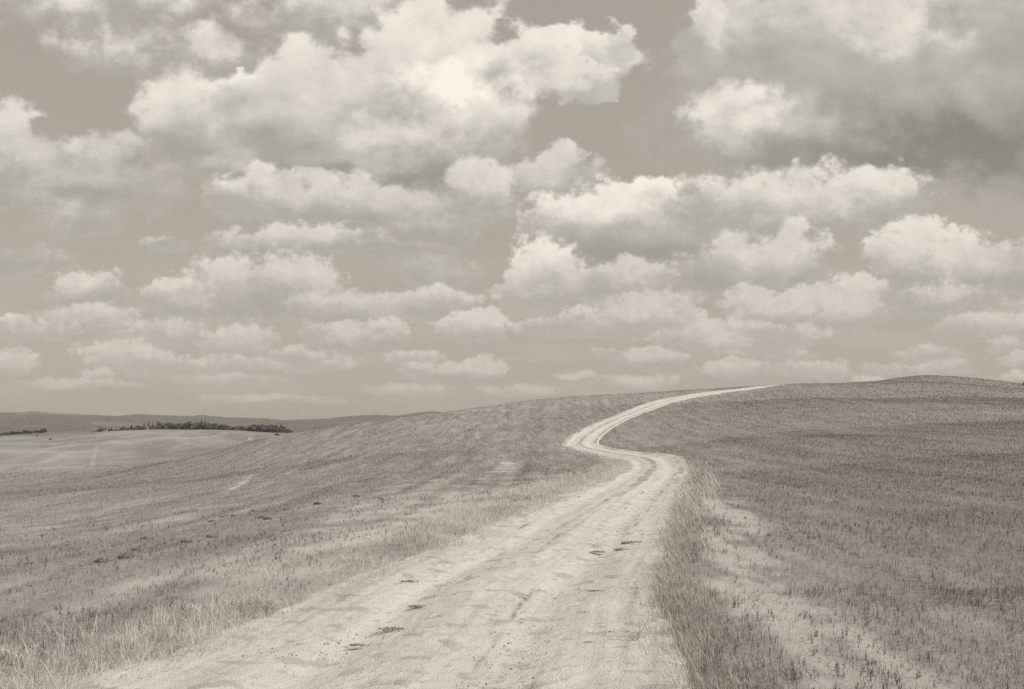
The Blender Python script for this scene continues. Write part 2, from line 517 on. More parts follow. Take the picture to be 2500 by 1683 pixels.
CL = catmull(ctrl)
seg = np.hypot(*np.diff(CL[:, :2], axis=0).T)
ARC = np.concatenate([[0], np.cumsum(seg)])
TAN = np.gradient(CL[:, :2], axis=0); TAN /= np.hypot(TAN[:, 0], TAN[:, 1])[:, None]


def road_dist(x, y):
    """signed distance to the track edge is |s| - hw; returns s (right of travel positive), hw, arc"""
    x = np.asarray(x, float).ravel(); y = np.asarray(y, float).ravel()
    s = np.full(len(x), 1e3); hw = np.full(len(x), 1.6); ar = np.zeros(len(x))
    near = np.where((y > -35) & (y < 215) & (x > -25) & (x < 95))[0]
    for i in range(0, len(near), 8000):
        k = near[i:i + 8000]
        d2 = (CL[:, 0] ** 2 + CL[:, 1] ** 2)[None, :] - 2.0 * (np.stack([x[k], y[k]], 1) @ CL[:, :2].T)
        j = d2.argmin(1)
        ox, oy = x[k] - CL[j, 0], y[k] - CL[j, 1]
        s[k] = ox * TAN[j, 1] - oy * TAN[j, 0]
        t = ox * TAN[j, 0] + oy * TAN[j, 1]
        far = (np.abs(t) > 3.0)
        s[k] = np.where(far, np.where(s[k] < 0, -1, 1) * np.hypot(ox, oy), s[k])
        hw[k] = CL[j, 2]; ar[k] = ARC[j] + t
    return s, hw, ar


def edge_noise(ar, side):
    return 0.16 * fbm(ar * 0.7, side * 31.0 + 0 * ar, 3, 5) + 0.10 * fbm(ar * 3.1, side * 17.0 + 0 * ar, 2, 9)


def ground_z(x, y, want_road=True):
    x = np.asarray(x, float); y = np.asarray(y, float); sh = x.shape
    z = terrain(x, y).ravel()
    xr, yr = x.ravel(), y.ravel()
    s, hw, ar = road_dist(xr, yr)
    e = np.abs(s) - hw                      # metres outside the track
    r = np.hypot(xr, yr)
    lump = fbm(xr * 0.35, yr * 0.12, 3, 21) * 0.07 + fbm(xr * 1.7, yr * 1.3, 3, 22) * 0.035 * sstep(r, 60, 20)
    lump += 0.35 * fbm(xr * 0.045, yr * 0.03, 2, 23) * sstep(r, 25, 80)
    z += lump * sstep(e, 0.0, 1.5)
    bank = np.where(s > 0, 0.10, 0.07) * sstep(e, 0.0, 0.7) * sstep(e, 3.2, 1.0) * sstep(yr, 75, 45)
    z += bank
    if want_road:
        z -= (0.10 + 0.0022 * r) * sstep(e, 0.30, -0.25)
    return z.reshape(sh)


def right_dim_tone(x, y, s=None):
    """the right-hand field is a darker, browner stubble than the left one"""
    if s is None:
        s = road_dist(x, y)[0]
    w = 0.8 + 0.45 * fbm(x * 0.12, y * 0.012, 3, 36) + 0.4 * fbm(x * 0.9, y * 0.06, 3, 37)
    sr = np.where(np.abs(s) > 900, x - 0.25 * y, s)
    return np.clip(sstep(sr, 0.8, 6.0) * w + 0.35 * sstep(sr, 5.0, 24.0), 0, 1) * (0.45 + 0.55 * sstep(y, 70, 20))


def dens(x, y):
    """how thickly the field is grown over (0 bare pale soil .. 1 closed stubble)"""
    x = np.asarray(x, float).ravel(); y = np.asarray(y, float).ravel()
    s, hw, ar = road_dist(x, y)
    e = np.abs(s) - hw
    r = np.hypot(x, y)
    xs = x - 0.04 * y - 0.0006 * y * y * np.tanh((x - 6.0) / 30.0)
    rows = fbm(xs * 0.55 + 0.8 * fbm(x * 0.05, y * 0.05, 2, 3), y * 0.014, 4, 31)
    patch = fbm(x * 0.09, y * 0.022, 3, 33)
    fine = fbm(x * 0.9, y * 0.6, 3, 34)
    rows2 = fbm(xs * 1.7, y * 0.02, 3, 35)
    d = 0.64 + 0.50 * rows + 0.32 * rows2 * sstep(r, 12, 25) + 0.55 * patch + 0.55 * fine
    rt = (s > 0)
    # bare strips beside the track
    bare_r = sstep(e, 0.5, 0.9) * sstep(e, 2.3 + 1.2 * fine, 1.3) * sstep(y, 36, 14)
    bare_l = sstep(e, 0.9, 1.6) * sstep(e, 4.0 + fine, 2.2) * sstep(y, 30, 12)
    bare_r = bare_r * np.clip(0.95 + 1.5 * fbm(x * 2.4, y * 0.9, 3, 38), 0.1, 1.3)
    d = d - np.where(rt, 0.55 * bare_r, 0.30 * bare_l)
    d = d - 0.08 * sstep(r, 18, 7) * (e > 1.0) + np.where(rt, 0.25 * sstep(e, 3.0, 5.5) + 0.28 * sstep(r, 32, 16), 0.15 * sstep(r, 26, 14))
    d = np.where(rt & (e > 2.0), np.maximum(d, (0.34 + 0.3 * fine + 0.2 * sstep(e, 2.0, 4.0)) * sstep(r, 60, 30)), d)
    d = np.maximum(d, 0.30 * sstep(r, 18, 30))
    # pale scraped lines in the left field and its light far edge
    for (a, b, wd, am) in (((565, 1192, 39), (622, 1146, 56), .4, .42), ((700, 1162, 49), (748, 1124, 68), .4, .42), ((1180, 1095, 66), (1250, 1126, 53), 1.3, .3), ((1250, 1126, 53), (1213, 1154, 43), 1.1, .3), ((1213, 1154, 43), (1127, 1170, 39), .9, .3)):
        A0, B0_ = np.array(P(*a)[:2]), np.array(P(*b)[:2]); AB = B0_ - A0
        t = np.clip(((x - A0[0]) * AB[0] + (y - A0[1]) * AB[1]) / (AB @ AB), 0, 1)
        q = np.hypot(x - A0[0] - t * AB[0], y - A0[1] - t * AB[1])
        d = d - am * sstep(q, wd, 0.1 * wd)
    d = d - 0.7 * sstep(np.arctan2(x, y), -0.36, -0.42) * sstep(r, 135, 150)
    d = d + 0.15 * sstep(r, 25, 60)
    return np.clip(d, 0.03, 1.0), s, hw, ar, e


# ================================================================== materials
def material(name):
    m = bpy.data.materials.new(name); m.use_nodes = True
    m.node_tree.nodes.clear()
    n = NT(m.node_tree)
    out = n.new('ShaderNodeOutputMaterial')
    return m, n, out


def principled(n, out, col, rough=0.9, bump=None, strength=0.5, dist=0.02, spec=0.15):
    b = n.new('ShaderNodeBsdfPrincipled')
    n.put(b.inputs['Base Color'], col); n.put(b.inputs['Roughness'], rough)
    b.inputs['Specular IOR Level'].default_value = spec
    if bump is not None:
        bn = n.new('ShaderNodeBump'); bn.inputs['Strength'].default_value = strength; bn.inputs['Distance'].default_value = dist
        n.put(bn.inputs['Height'], bump); n.t.links.new(bn.outputs[0], b.inputs['Normal'])
    n.t.links.new(b.outputs[0], out.inputs[0])
    return b


def attr(n, name):
    a = n.new('ShaderNodeAttribute'); a.attribute_name = name
    return a.outputs['Fac']


def objco(n):
    return n.new('ShaderNodeTexCoord').outputs['Object']


# field soil: pale dust where bare, straw litter where grown
m_field, n, out = material('field_soil')
co = objco(n)
cv = attr(n, 'cover')
sx, sy, sz = n.sep(co)
st = n.xyz(n.m('MULTIPLY', sx, 1.0), n.m('MULTIPLY', sy, 0.14), 0.0)
n1 = n.noise(st, 1.1, 6.0, 0.6)
n2 = n.noise(co, 7.0, 6.0, 0.65)
n3 = n.noise(co, 45.0, 4.0, 0.6)
litter = n.mix(n.step(n2, 0.35, 0.66), sep_rgb(0.17), sep_rgb(0.32))
litter = n.mix(n.step(n1, 0.35, 0.68), litter, sep_rgb(0.36))
soil = n.mix(n.step(n3, 0.3, 0.7), sep_rgb(0.40), sep_rgb(0.54))
soil = n.mix(n.step(n2, 0.60, 0.74), soil, sep_rgb(0.32))
cf = n.step(n.m('MULTIPLY_ADD', n2, 0.7, n.m('MULTIPLY_ADD', n3, 0.3, cv)), 0.50, 1.10)
col = n.mix(cf, soil, litter)
col = n.mix(attr(n, 'brown'), col, sep_rgb(0.17, 1.08, 0.89))  # darker tone and dimmer light of the right side, painted into the soil
bumph = n.m('MULTIPLY_ADD', n3, 0.35, n2)
principled(n, out, col, 0.95, bumph, 0.8, 0.05)

# track: pale dusty clay with gravel in the dips
m_road, n, out = material('track_clay')
co = objco(n)
ac, al = attr(n, 'across'), attr(n, 'along')
rut = attr(n, 'rut')
n1 = n.noise(co, 1.3, 5.0, 0.55)
n2 = n.noise(co, 5.5, 5.0, 0.6)
n3 = n.noise(co, 60.0, 3.0, 0.6)
n4 = n.noise(n.xyz(n.m('MULTIPLY', ac, 7.0), n.m('MULTIPLY', al, 0.16), 2.0), 1.0, 4.0, 0.55)
n5 = n.noise(co, 2.6, 4.0, 0.55)
n6 = n.noise(co, 140.0, 2.0, 0.6)
col = n.mix(n.step(n1, 0.32, 0.70), sep_rgb(0.56), sep_rgb(0.65))
col = n.mix(n.m('MULTIPLY', n.step(n4, 0.46, 0.64), 0.55), col, sep_rgb(0.44))
col = n.mix(n.m('MULTIPLY', n.step(n4, 0.44, 0.30), 0.45), col, sep_rgb(0.66))
wheel = n.m('POWER', math.e, n.m('MULTIPLY', n.m('POWER', n.m('DIVIDE', n.m('SUBTRACT', n.m('ABSOLUTE', ac), 0.76), 0.26), 2.0), -1.0))
col = n.mix(n.m('MULTIPLY', wheel, n.step(n1, 0.30, 0.6, 0.25, 0.7)), col, sep_rgb(0.65))
grain = n.m('MULTIPLY_ADD', n.step(n3, 0.40, 0.60), 0.6, n.m('MULTIPLY', n.step(n6, 0.40, 0.60), 0.4))
grav = n.m('MULTIPLY', n.step(n5, 0.55, 0.64), n.m('MULTIPLY_ADD', grain, 0.7, 0.3))
col = n.mix(n.m('MULTIPLY', grav, 0.6), col, sep_rgb(0.20, 1.02, 0.96))
dab = n.m('MULTIPLY', n.step(n2, 0.58, 0.68), grain)
col = n.mix(n.m('MULTIPLY', dab, 0.65), col, sep_rgb(0.18))
dark = n.m('MULTIPLY', n.step(rut, 0.35, 0.75), n.step(n2, 0.36, 0.56))
col = n.mix(n.m('MULTIPLY', dark, 0.8), col, sep_rgb(0.19))
col = n.mix(n.m('MULTIPLY', n.step(n3, 0.62, 0.72), 0.5), col, sep_rgb(0.25))
principled(n, out, col, 0.95, n.m('MULTIPLY_ADD', n3, 0.4, n2), 1.0, 0.05)


def straw_mat(name, dark, light, transl=0.25):
    m, n, out = material(name)
    t = attr(n, 'tone')
    col = n.mix(t, sep_rgb(dark, 1.10, 0.86), sep_rgb(light))
    d = n.new('ShaderNodeBsdfDiffuse'); n.put(d.inputs[0], col)
    tr = n.new('ShaderNodeBsdfTranslucent'); n.put(tr.inputs[0], col)
    ms = n.new('ShaderNodeMixShader'); ms.inputs[0].default_value = transl
    n.t.links.new(d.outputs[0], ms.inputs[1]); n.t.links.new(tr.outputs[0], ms.inputs[2])
    n.t.links.new(ms.outputs[0], out.inputs[0])
    return m


m_stubble = straw_mat('stubble_straw', 0.12, 0.54)
m_verge = straw_mat('verge_straw', 0.20, 0.80, 0.35)
m_weed = straw_mat('weed_brown', 0.10, 0.36, 0.2)


# ================================================================== ground sheet
def polar(radii, az):
    rr, aa = np.meshgrid(radii, az, indexing='ij')
    x, y = rr * np.sin(aa), rr * np.cos(aa)
    nr, na = rr.shape
    i = np.arange(nr - 1)[:, None] * na; j = np.arange(na)[None, :]; jn = (j + 1) % na
    f = np.stack([i + j, i + jn, i + na + jn, i + na + j], -1).reshape(-1, 4)
    return x, y, f


AZ = np.radians(np.concatenate([np.linspace(-40, 40, 560), np.linspace(43, 317, 70)]))
x, y, f = polar(np.concatenate([[0.3, 1.2, 2.2, 3.0], np.geomspace(3.6, 120, 230), np.geomspace(121.5, 330, 110)]), AZ)
zg = ground_z(x, y)
cover, s_g = dens(x, y)[:2]
mesh_np('ground', np.stack([x, y, zg], -1).reshape(-1, 3), f, m_field, smooth=True, attrs={'cover': cover, 'brown': right_dim_tone(x.ravel(), y.ravel(), s_g) * 0.45})['kind'] = 'structure'
0 and print('SKYLINE', [(px, round(min(HZ - F * (ground_z(np.array([(px - CX) / F * Y]), np.array([Y * 1.0]))[0] - EYE) / Y for Y in range(60, 320, 4)))) for px in (0, 200, 400, 560, 673, 800, 1000, 1250, 1400, 1626, 1880, 2050, 2250, 2400, 2500)])

# ================================================================== track
ys_ = np.concatenate([np.arange(-28, 4, 0.5), 4 * np.exp(np.arange(0, math.log(205 / 4.0), 0.0075))])
arc_s = np.interp(ys_, CL[:, 1], ARC)
cxs = np.interp(arc_s, ARC, CL[:, 0]); cys = np.interp(arc_s, ARC, CL[:, 1]); hws = np.interp(arc_s, ARC, CL[:, 2])
txs = np.interp(arc_s, ARC, TAN[:, 0]); tys = np.interp(arc_s, ARC, TAN[:, 1])
NC = 80
cc = np.linspace(-1, 1, NC)
S = cc[None, :] * (hws[:, None] + 0.55)
X = cxs[:, None] + S * tys[:, None]; Y = cys[:, None] - S * txs[:, None]
A_ = np.repeat(arc_s[:, None], NC, 1); HW = np.repeat(hws[:, None], NC, 1)
Z = terrain(X, Y)
farw = sstep(Y, 30, 70)
wob = 0.12 * fbm(A_ * 0.15, S * 0.2, 2, 41)
ruts = np.exp(-((np.abs(S + wob) - 0.74) / 0.24) ** 2)
mid = np.exp(-((S + wob) / 0.26) ** 2)
edge = sstep(np.abs(S) - HW, -0.35, 0.1)
Z += -0.05 * ruts + 0.03 * mid * (1 + 1.2 * fbm(X * 3, Y * 3, 3, 46)) + 0.025 * edge
Z += 0.018 * fbm(X * 2.2, Y * 2.2, 4, 42) + 0.010 * fbm(A_ * 4.5, S * 1.1, 2, 43) * (1 - farw)
Z += (0.028 * farw) * fbm(X * 0.8, A_ * 0.25, 3, 44)
farw2 = sstep(Y, 11, 36)
side = np.where(S < 0, -1.0, 1.0)
over = np.abs(S) - HW - np.where(S < 0, edge_noise(A_, -1.0), edge_noise(A_, 1.0))
Z -= 0.30 * sstep(over, 0.05, 0.6)
Z += 0.004
rutattr = np.clip(mid * (0.35 + 0.65 * farw2) + 0.8 * farw2 * np.exp(-((np.abs(S + wob) - 1.22) / 0.24) ** 2) + 0.15 * edge, 0, 1) * (0.7 + 0.6 * fbm(A_ * 0.4, S * 0.5, 3, 45))
tyre = np.exp(-((np.abs(S + wob) - 0.50) / 0.05) ** 2) + np.exp(-((np.abs(S + wob) - 1.02) / 0.05) ** 2) + 0.8 * np.exp(-((S + wob + 0.18) / 0.05) ** 2)
rutattr = np.clip(rutattr + 0.75 * tyre * sstep(fbm(A_ * 0.5, S * 0.8, 3, 47), -0.05, 0.3) * (1 - farw), 0, 1)
nr = len(arc_s)
i = np.arange(nr - 1)[:, None] * NC; j = np.arange(NC - 1)[None, :]
f = np.stack([i + j, i + j + 1, i + NC + j + 1, i + NC + j], -1).reshape(-1, 4)
mesh_np('road', np.stack([X, Y, Z], -1).reshape(-1, 3), f, m_road, smooth=True, attrs={'across': S.ravel(), 'along': A_.ravel(), 'rut': rutattr.ravel()})['kind'] = 'structure'

# ================================================================== rolling fields beyond and far hills
mid_pts = []
mcols = {
    -600: [(1200, 250), (1150, 330), (1110, 450), (1075, 800), (1090, 1200), (1075, 1700)],
    -200: [(1190, 250), (1150, 320), (1115, 430), (1085, 600), (1068, 800), (1085, 1100), (1070, 1700)],
    0: [(1195, 250), (1150, 330), (1112, 430), (1088, 580), (1066, 830), (1078, 1050), (1066, 1350), (1075, 1700)],
    60: [(1142, 345), (1108, 440), (1086, 580), (1067, 800), (1078, 1050), (1063, 1350)],
    120: [(1138, 345), (1108, 430), (1088, 550), (1080, 660), (1083, 900), (1056, 1350), (1066, 1700)],
    170: [(1072, 660), (1078, 900), (1050, 1350), (1064, 1700)],
    210: [(1135, 340), (1090, 480), (1058, 690), (1066, 850), (1051, 1350)],
    300: [(1130, 345), (1090, 480), (1070, 580), (1054, 740), (1060, 900), (1062, 1350), (1070, 1700)],
    400: [(1125, 350), (1086, 490), (1064, 620), (1051.5, 760), (1056, 900), (1070, 1350)],
    540: [(1120, 355), (1078, 520), (1058, 650), (1049.5, 780), (1054, 900), (1066, 1100), (1075, 1700)],
    620: [(1090, 450), (1074, 560), (1056, 730), (1060, 900)],
    680: [(1100, 430), (1081, 540), (1065.5, 660), (1076, 900), (1070, 1350)],
    800: [(1110, 420), (1085, 600), (1060, 900), (1070, 1500)],
    1250: [(1150, 350), (1100, 600), (1075, 1000), (1075, 1700)],
    1900: [(1150, 350), (1100, 600), (1075, 1000), (1075, 1700)],
    2700: [(1150, 350), (1100, 600), (1075, 1000), (1075, 1700)],
}
for px, rows in mcols.items():
    for py, Yd in rows:
        mid_pts.append(P(px, py, Yd))
for a in range(60, 316, 32):
    for r_, z_ in ((260, -18), (600, -12), (1200, -16), (1800, -14)):
        mid_pts.append((r_ * math.sin(R(a)), r_ * math.cos(R(a)), z_))
for a in range(0, 360, 20):
    mid_pts.append((2700 * math.sin(R(a)), 2700 * math.cos(R(a)), -34))
rolling = Surface(mid_pts, 200.0, 1.6, 1e-3)


def rolling_z(x, y):
    x = np.asarray(x, float); y = np.asarray(y, float)
    r = np.hypot(x, y)
    g = fbm(x * 0.016, y * 0.007, 3, 51)
    gully = -np.abs(fbm(x * 0.011 + 0.4 * g, y * 0.004, 2, 52))
    return rolling(x, y) + (3.5 * g + 15.0 * gully + 3.6) * (0.18 + 0.82 * sstep(r, 720, 560)) * sstep(r, 260, 420) * sstep(r, 2600, 1500)


def field_mat(name, a, b, c, scale):
    m, n, out = material(name)
    co = objco(n)
    tl = attr(n, 'dark_and_shade')
    cr = attr(n, 'crease')
    sx, sy, sz = n.sep(co)
    n1 = n.noise(n.xyz(sx, n.m('MULTIPLY', sy, 0.45), 0.0), 0.018 * scale, 6.0, 0.6)
    n2 = n.noise(n.xyz(sx, n.m('MULTIPLY', sy, 0.2), 0.0), 0.16 * scale, 4.0, 0.65)
    col = n.mix(n.step(n1, 0.36, 0.64), sep_rgb(a), sep_rgb(b))
    col = n.mix(n.m('MULTIPLY', n.step(n2, 0.45, 0.75), 0.55), col, sep_rgb(c))
    col = n.mix(n.m('MULTIPLY', cr, n.step(n2, 0.3, 0.6, 0.4, 1.0)), col, sep_rgb(0.42))
    col = n.mix(tl, col, sep_rgb(0.17))  # dark ground, and hill shade painted into the colour
    principled(n, out, col, 0.95, n2, 0.4, 1.0)
    return m


m_roll = field_mat('rolling_field', 0.19, 0.29, 0.37, 1.2)
AZ2 = np.radians(np.concatenate([np.linspace(-36, 12, 420), np.linspace(12.6, 323, 130)]))
x, y, f = polar(np.concatenate([np.geomspace(215, 1500, 230), np.geomspace(1520, 2800, 30)]), AZ2)
pr = CX + F * np.tan(np.clip(np.arctan2(x, y), -1.3, 1.3)); rr = np.hypot(x, y)
dark_and_shade = 0.9 * sstep(rr, 930, 1000) * sstep(rr, 1900, 1500) * sstep(pr, 70, 110) * sstep(pr, 760, 700)
dark_and_shade = np.maximum(dark_and_shade, 0.42 * sstep(pr, 470, 560) * sstep(rr + 0.25 * (pr - 600), 640, 670) * sstep(pr, 800, 760))  # shade lying on the hill's right crest, painted as darker ground
dark_and_shade = np.maximum(dark_and_shade, 0.9 * sstep(rr, 1180, 1220))
gg = fbm(x * 0.011 + 0.4 * fbm(x * 0.016, y * 0.007, 3, 51), y * 0.004, 2, 52)
crease = 0.55 * np.exp(-(gg / 0.045) ** 2) * sstep(rr, 720, 600)                   # pale fold lines painted in colour, as sunlight alone barely shows the relief
dark_and_shade = np.maximum(dark_and_shade, 0.40 * sstep(fbm(x * 0.02, y * 0.006, 3, 53), 0.12, 0.45) * sstep(rr, 640, 560))
crease = np.maximum(crease, 0.6 * np.exp(-((pr - 226 - 9 * sstep(rr, 380, 470)) / 4.0) ** 2) * sstep(rr, 500, 470))
crease = np.maximum(crease, 0.5 * np.exp(-((rr - 742 - 0.12 * (pr - 400)) / 10.0) ** 2) * sstep(pr, 190, 260) * sstep(pr, 700, 600))
o = mesh_np('rolling_fields', np.stack([x, y, rolling_z(x, y)], -1).reshape(-1, 3), f, m_roll, smooth=True, attrs={'dark_and_shade': dark_and_shade.ravel(), 'crease': crease.ravel()})
o['kind'] = 'structure'

RIDGE = np.array([(-800, 1018), (-500, 1010), (-250, 1016), (0, 1009), (40, 1009), (80, 1006), (130, 1010), (200, 1013), (290, 1017), (330, 1012.5), (400, 1015), (450, 1017), (490, 1014.5),
                  (560, 1020.5), (650, 1023), (690, 1027), (760, 1025), (800, 1022.5), (870, 1016), (920, 1013.5), (970, 1016), (1030, 1007), (1060, 1004.5), (1090, 1010), (1180, 1009), (1400, 1000), (2000, 1010), (3200, 1010)], float)
AZ3 = np.radians(np.concatenate([np.linspace(-40, 4, 640), np.linspace(4.5, 319, 220)]))
rad3 = np.concatenate([np.geomspace(2300, 5600, 60), np.linspace(5650, 6500, 60), np.geomspace(6550, 9000, 24)])
x, y, f = polar(rad3, AZ3)
az = np.arctan2(x, y); rr = np.hypot(x, y)
pxr = np.where(np.cos(az) > 0.3, CX + F * np.tan(np.clip(az, -1.2, 1.2)), 1900 + 500 * np.sin(3 * az))
top = EYE + (HZ - np.interp(pxr, RIDGE[:, 0], RIDGE[:, 1])) / F * 6200 * np.maximum(np.cos(az), 0.75)
t = sstep(rr, 2500, 6200) * 0.75 + 0.25 * sstep(rr, 4700, 6200)
t = np.where(rr > 6200, 1 - 0.75 * sstep(rr, 6200, 8500), t)
z3 = -36 + (top + 36) * t
z3 += 16 * fbm(x * 0.0016, y * 0.0011, 4, 61) * sstep(rr, 2500, 3600) * sstep(rr, 6200, 5200)
z3 += 7.0 * np.maximum(fbm(x * 0.018, y * 0.006, 3, 62, 0.65), -0.2) * sstep(rr, 4000, 5600) * sstep(rr, 7000, 6300)
m_hill, n, out = material('wooded_hills')
co = objco(n)
n1 = n.noise(co, 0.0016, 5.0, 0.6)
n2 = n.noise(co, 0.02, 5.0, 0.7)
col = n.mix(n.step(n2, 0.35, 0.65), sep_rgb(0.07), sep_rgb(0.12))
col = n.mix(n.m('MULTIPLY', n.step(n1, 0.56, 0.62), 0.8), col, sep_rgb(0.16))
principled(n, out, col, 0.95, n2, 0.6, 12.0)
o = mesh_np('hills', np.stack([x, y, z3], -1).reshape(-1, 3), f, m_hill, smooth=True)
o['kind'] = 'structure'

# ================================================================== dry grass, stubble and weeds
PXM = 1024.0 / 2500.0 * F            # picture pixels per metre at one metre


def blades(x, y, z, h, w, lean, lean_az, tone, curl=0.6, segs=1, yaw=None):
    """tapering blades: returns verts, triangles, tone per vertex"""
    n = len(x)
    if yaw is None:
        yaw = rng.uniform(0, 2 * math.pi, n)
    sx, sy = np.cos(yaw) * w * 0.5, np.sin(yaw) * w * 0.5
    lx, ly = np.cos(lean_az), np.sin(lean_az)
    V = []
    for k in range(segs + 1):
        t = k / segs
        off = h * np.sin(lean) * (t * (1 - curl) + curl * t * t)
        up = h * (t * np.cos(lean) + (1 - np.cos(lean)) * 0.35 * t * (1 - t))
        cx_, cy_, cz_ = x + lx * off, y + ly * off, z + up
        if k < segs:
            f = 1 - 0.55 * t
            V.append(np.stack([cx_ - sx * f, cy_ - sy * f, cz_], 1)); V.append(np.stack([cx_ + sx * f, cy_ + sy * f, cz_], 1))
        else:
            V.append(np.stack([cx_, cy_, cz_], 1))
    nv = len(V)
    verts = np.stack(V, 1).reshape(-1, 3)
    base = (np.arange(n) * nv)[:, None]
    T = []
    for k in range(segs - 1):
        T += [(2 * k, 2 * k + 1, 2 * k + 3), (2 * k, 2 * k + 3, 2 * k + 2)]
    T.append((2 * segs - 2, 2 * segs - 1, 2 * segs))
    tri = (base[:, :, None] + np.array(T)[None]).reshape(-1, 3)
    return verts, tri, np.repeat(tone, nv)


def join(parts):
    V, T, A, o = [], [], [], 0
    for v, t, a in parts:
        V.append(v); T.append(t + o); A.append(a); o += len(v)
    return np.concatenate(V), np.concatenate(T), np.concatenate(A)


def scatter(n, y0, y1, side=4.5):
    """points over the land in front of the camera and some metres to either side of the view"""
    x_, Y_ = [], []
    Y = rng.uniform(y0, y1, n * 2)
    wdt = 0.61 * Y + side
    keep_ = rng.random(len(Y)) < wdt / (0.61 * y1 + side)
    Y = Y[keep_][:n]
    return rng.uniform(-1, 1, len(Y)) * (0.61 * Y + side), Y


def wedge_area(y0, y1, side=4.5):
    return 0.61 * (y1 * y1 - y0 * y0) + 2 * side * (y1 - y0)


def tonefield(x, y):
    xs = x - 0.04 * y - 0.0006 * y * y * np.tanh((x - 6.0) / 30.0)
    t = 0.5 + 0.75 * fbm(xs * 0.8, y * 0.012, 4, 71) + 0.45 * fbm(xs * 2.4, y * 0.012, 2, 74) + 0.45 * fbm(x * 0.06, y * 0.04, 3, 72)
    return t


# --- stubble over both fields, coarser with distance
parts = []
for (y0, y1, per, hh, minpx, segs) in [(1.5, 3.6, 500, 0.075, 0.32, 1), (3.6, 9, 1500, 0.062, 0.30, 2), (9, 17, 950, 0.060, 0.31, 1), (17, 34, 430, 0.060, 0.34, 1), (34, 65, 140, 0.07, 0.39, 1), (65, 120, 40, 0.08, 0.48, 1), (120, 260, 7.0, 0.11, 0.60, 1)]:
    area = wedge_area(y0, y1)
    x, y = scatter(int(area * per), y0, y1)
    inv = (np.abs(x) < 0.60 * y + 0.4) | (rng.random(len(x)) < 0.5)
    x, y = x[inv], y[inv]
    # small clumps
    x = x + rng.normal(0, 0.02, len(x)); y = y + rng.normal(0, 0.02, len(x))
    d, s, hw, ar, e = dens(x, y)
    clump = fbm(x * 3.3, y * 3.3, 2, 73)
    keep = rng.uniform(0, 1, len(x)) < np.clip(d * 1.1 + 0.5 * clump * (y < 40), 0.02, 1)
    keep &= (e > 0.12 + 0.1 * rng.random(len(x)))
    x, y, d, s = x[keep], y[keep], d[keep], s[keep]
    br = right_dim_tone(x, y, s)  # the same painted right-side dimming, for the blade tone
    r = np.hypot(x, y)
    n = len(x)
    z = ground_z(x, y)
    tf = tonefield(x, y)
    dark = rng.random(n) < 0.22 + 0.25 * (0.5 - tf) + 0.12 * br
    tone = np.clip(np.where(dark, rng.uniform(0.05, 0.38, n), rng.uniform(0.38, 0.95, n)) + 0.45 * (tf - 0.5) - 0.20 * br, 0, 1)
    h = hh * rng.lognormal(0, 0.38, n) * (0.75 + 0.4 * d)
    w = np.maximum(0.005, minpx * r / PXM) * rng.uniform(0.7, 1.3, n)
    lean = np.abs(rng.normal(0.18, 0.32, n))
    fallen = rng.random(n) < np.where(r < 17, 0.38, 0.25)
    lean = np.where(fallen, rng.uniform(1.1, 1.5, n), lean)
    v, t, a = blades(x, y, z - 0.01, h, w, np.minimum(lean, 1.5), rng.uniform(0, 2 * math.pi, n), tone, 0.5, segs)
    parts.append((v, t, a))
V, T, A = join(parts)
N_STUB = len(T)
o = mesh_np('stubble', V, T, m_stubble, attrs={'tone': A})
tag(o, 'short dry stubble covering the fields on both sides of the track', 'stubble', kind='stuff')


# --- long grass along the two edges of the track
def along_road(n, y0, y1, e0, e1, side, epow=1.0):
    yy = np.exp(rng.uniform(math.log(y0), math.log(y1), n))
    a = np.interp(yy, CL[:, 1], ARC)
    hw = np.interp(a, ARC, CL[:, 2]); cx_ = np.interp(a, ARC, CL[:, 0]); cy_ = np.interp(a, ARC, CL[:, 1])
    tx = np.interp(a, ARC, TAN[:, 0]); ty = np.interp(a, ARC, TAN[:, 1])
    e = e0 + (e1 - e0) * rng.random(n) ** epow
    s = side * (hw + e)
    return cx_ + s * ty, cy_ - s * tx, e, a


# left: pale bleached clumps leaning over the track
parts = []
nc = 3000
x0, y0, e, a = along_road(nc, 2.4, 74, -0.15, 1.5, -1, 1.3)
keep = rng.random(nc) < np.clip(0.38 + 1.3 * fbm(a * 0.5, e * 0.6, 3, 81) + 0.35 * sstep(y0, 14, 24) - 0.30 * sstep(e, 0.6, 1.4), 0.05, 1)
x0, y0, e, a = x0[keep], y0[keep], e[keep], a[keep]
cz = ground_z(x0, y0, False)
pern = np.clip((46 - 0.35 * y0), 16, 46).astype(int)
idx = np.repeat(np.arange(len(x0)), pern)
n = len(idx)
rad = np.abs(rng.normal(0, 0.13, n)); ang = rng.uniform(0, 2 * math.pi, n)
x, y = x0[idx] + rad * np.cos(ang), y0[idx] + rad * np.sin(ang)
r = np.hypot(x, y)
size = (rng.lognormal(0, 0.25, len(x0)) * (0.85 + 0.35 * sstep(y0, 12, 30)))[idx]
h = 0.125 * size * rng.lognormal(0, 0.3, n)
w = np.maximum(0.004, 0.36 * r / PXM) * rng.uniform(0.7, 1.3, n)
lean = np.clip(np.abs(rng.normal(0.55, 0.38, n)) + rad * 1.5, 0, 1.45)
tone = np.clip(rng.normal(0.88, 0.2, n) + 0.25 * fbm(x0 * 0.5, y0 * 0.3, 2, 83)[idx], 0, 1)
parts.append(blades(x, y, cz[idx] - 0.015, h, w, lean, ang + rng.normal(0.25, 0.5, n), tone, 0.75, 3))
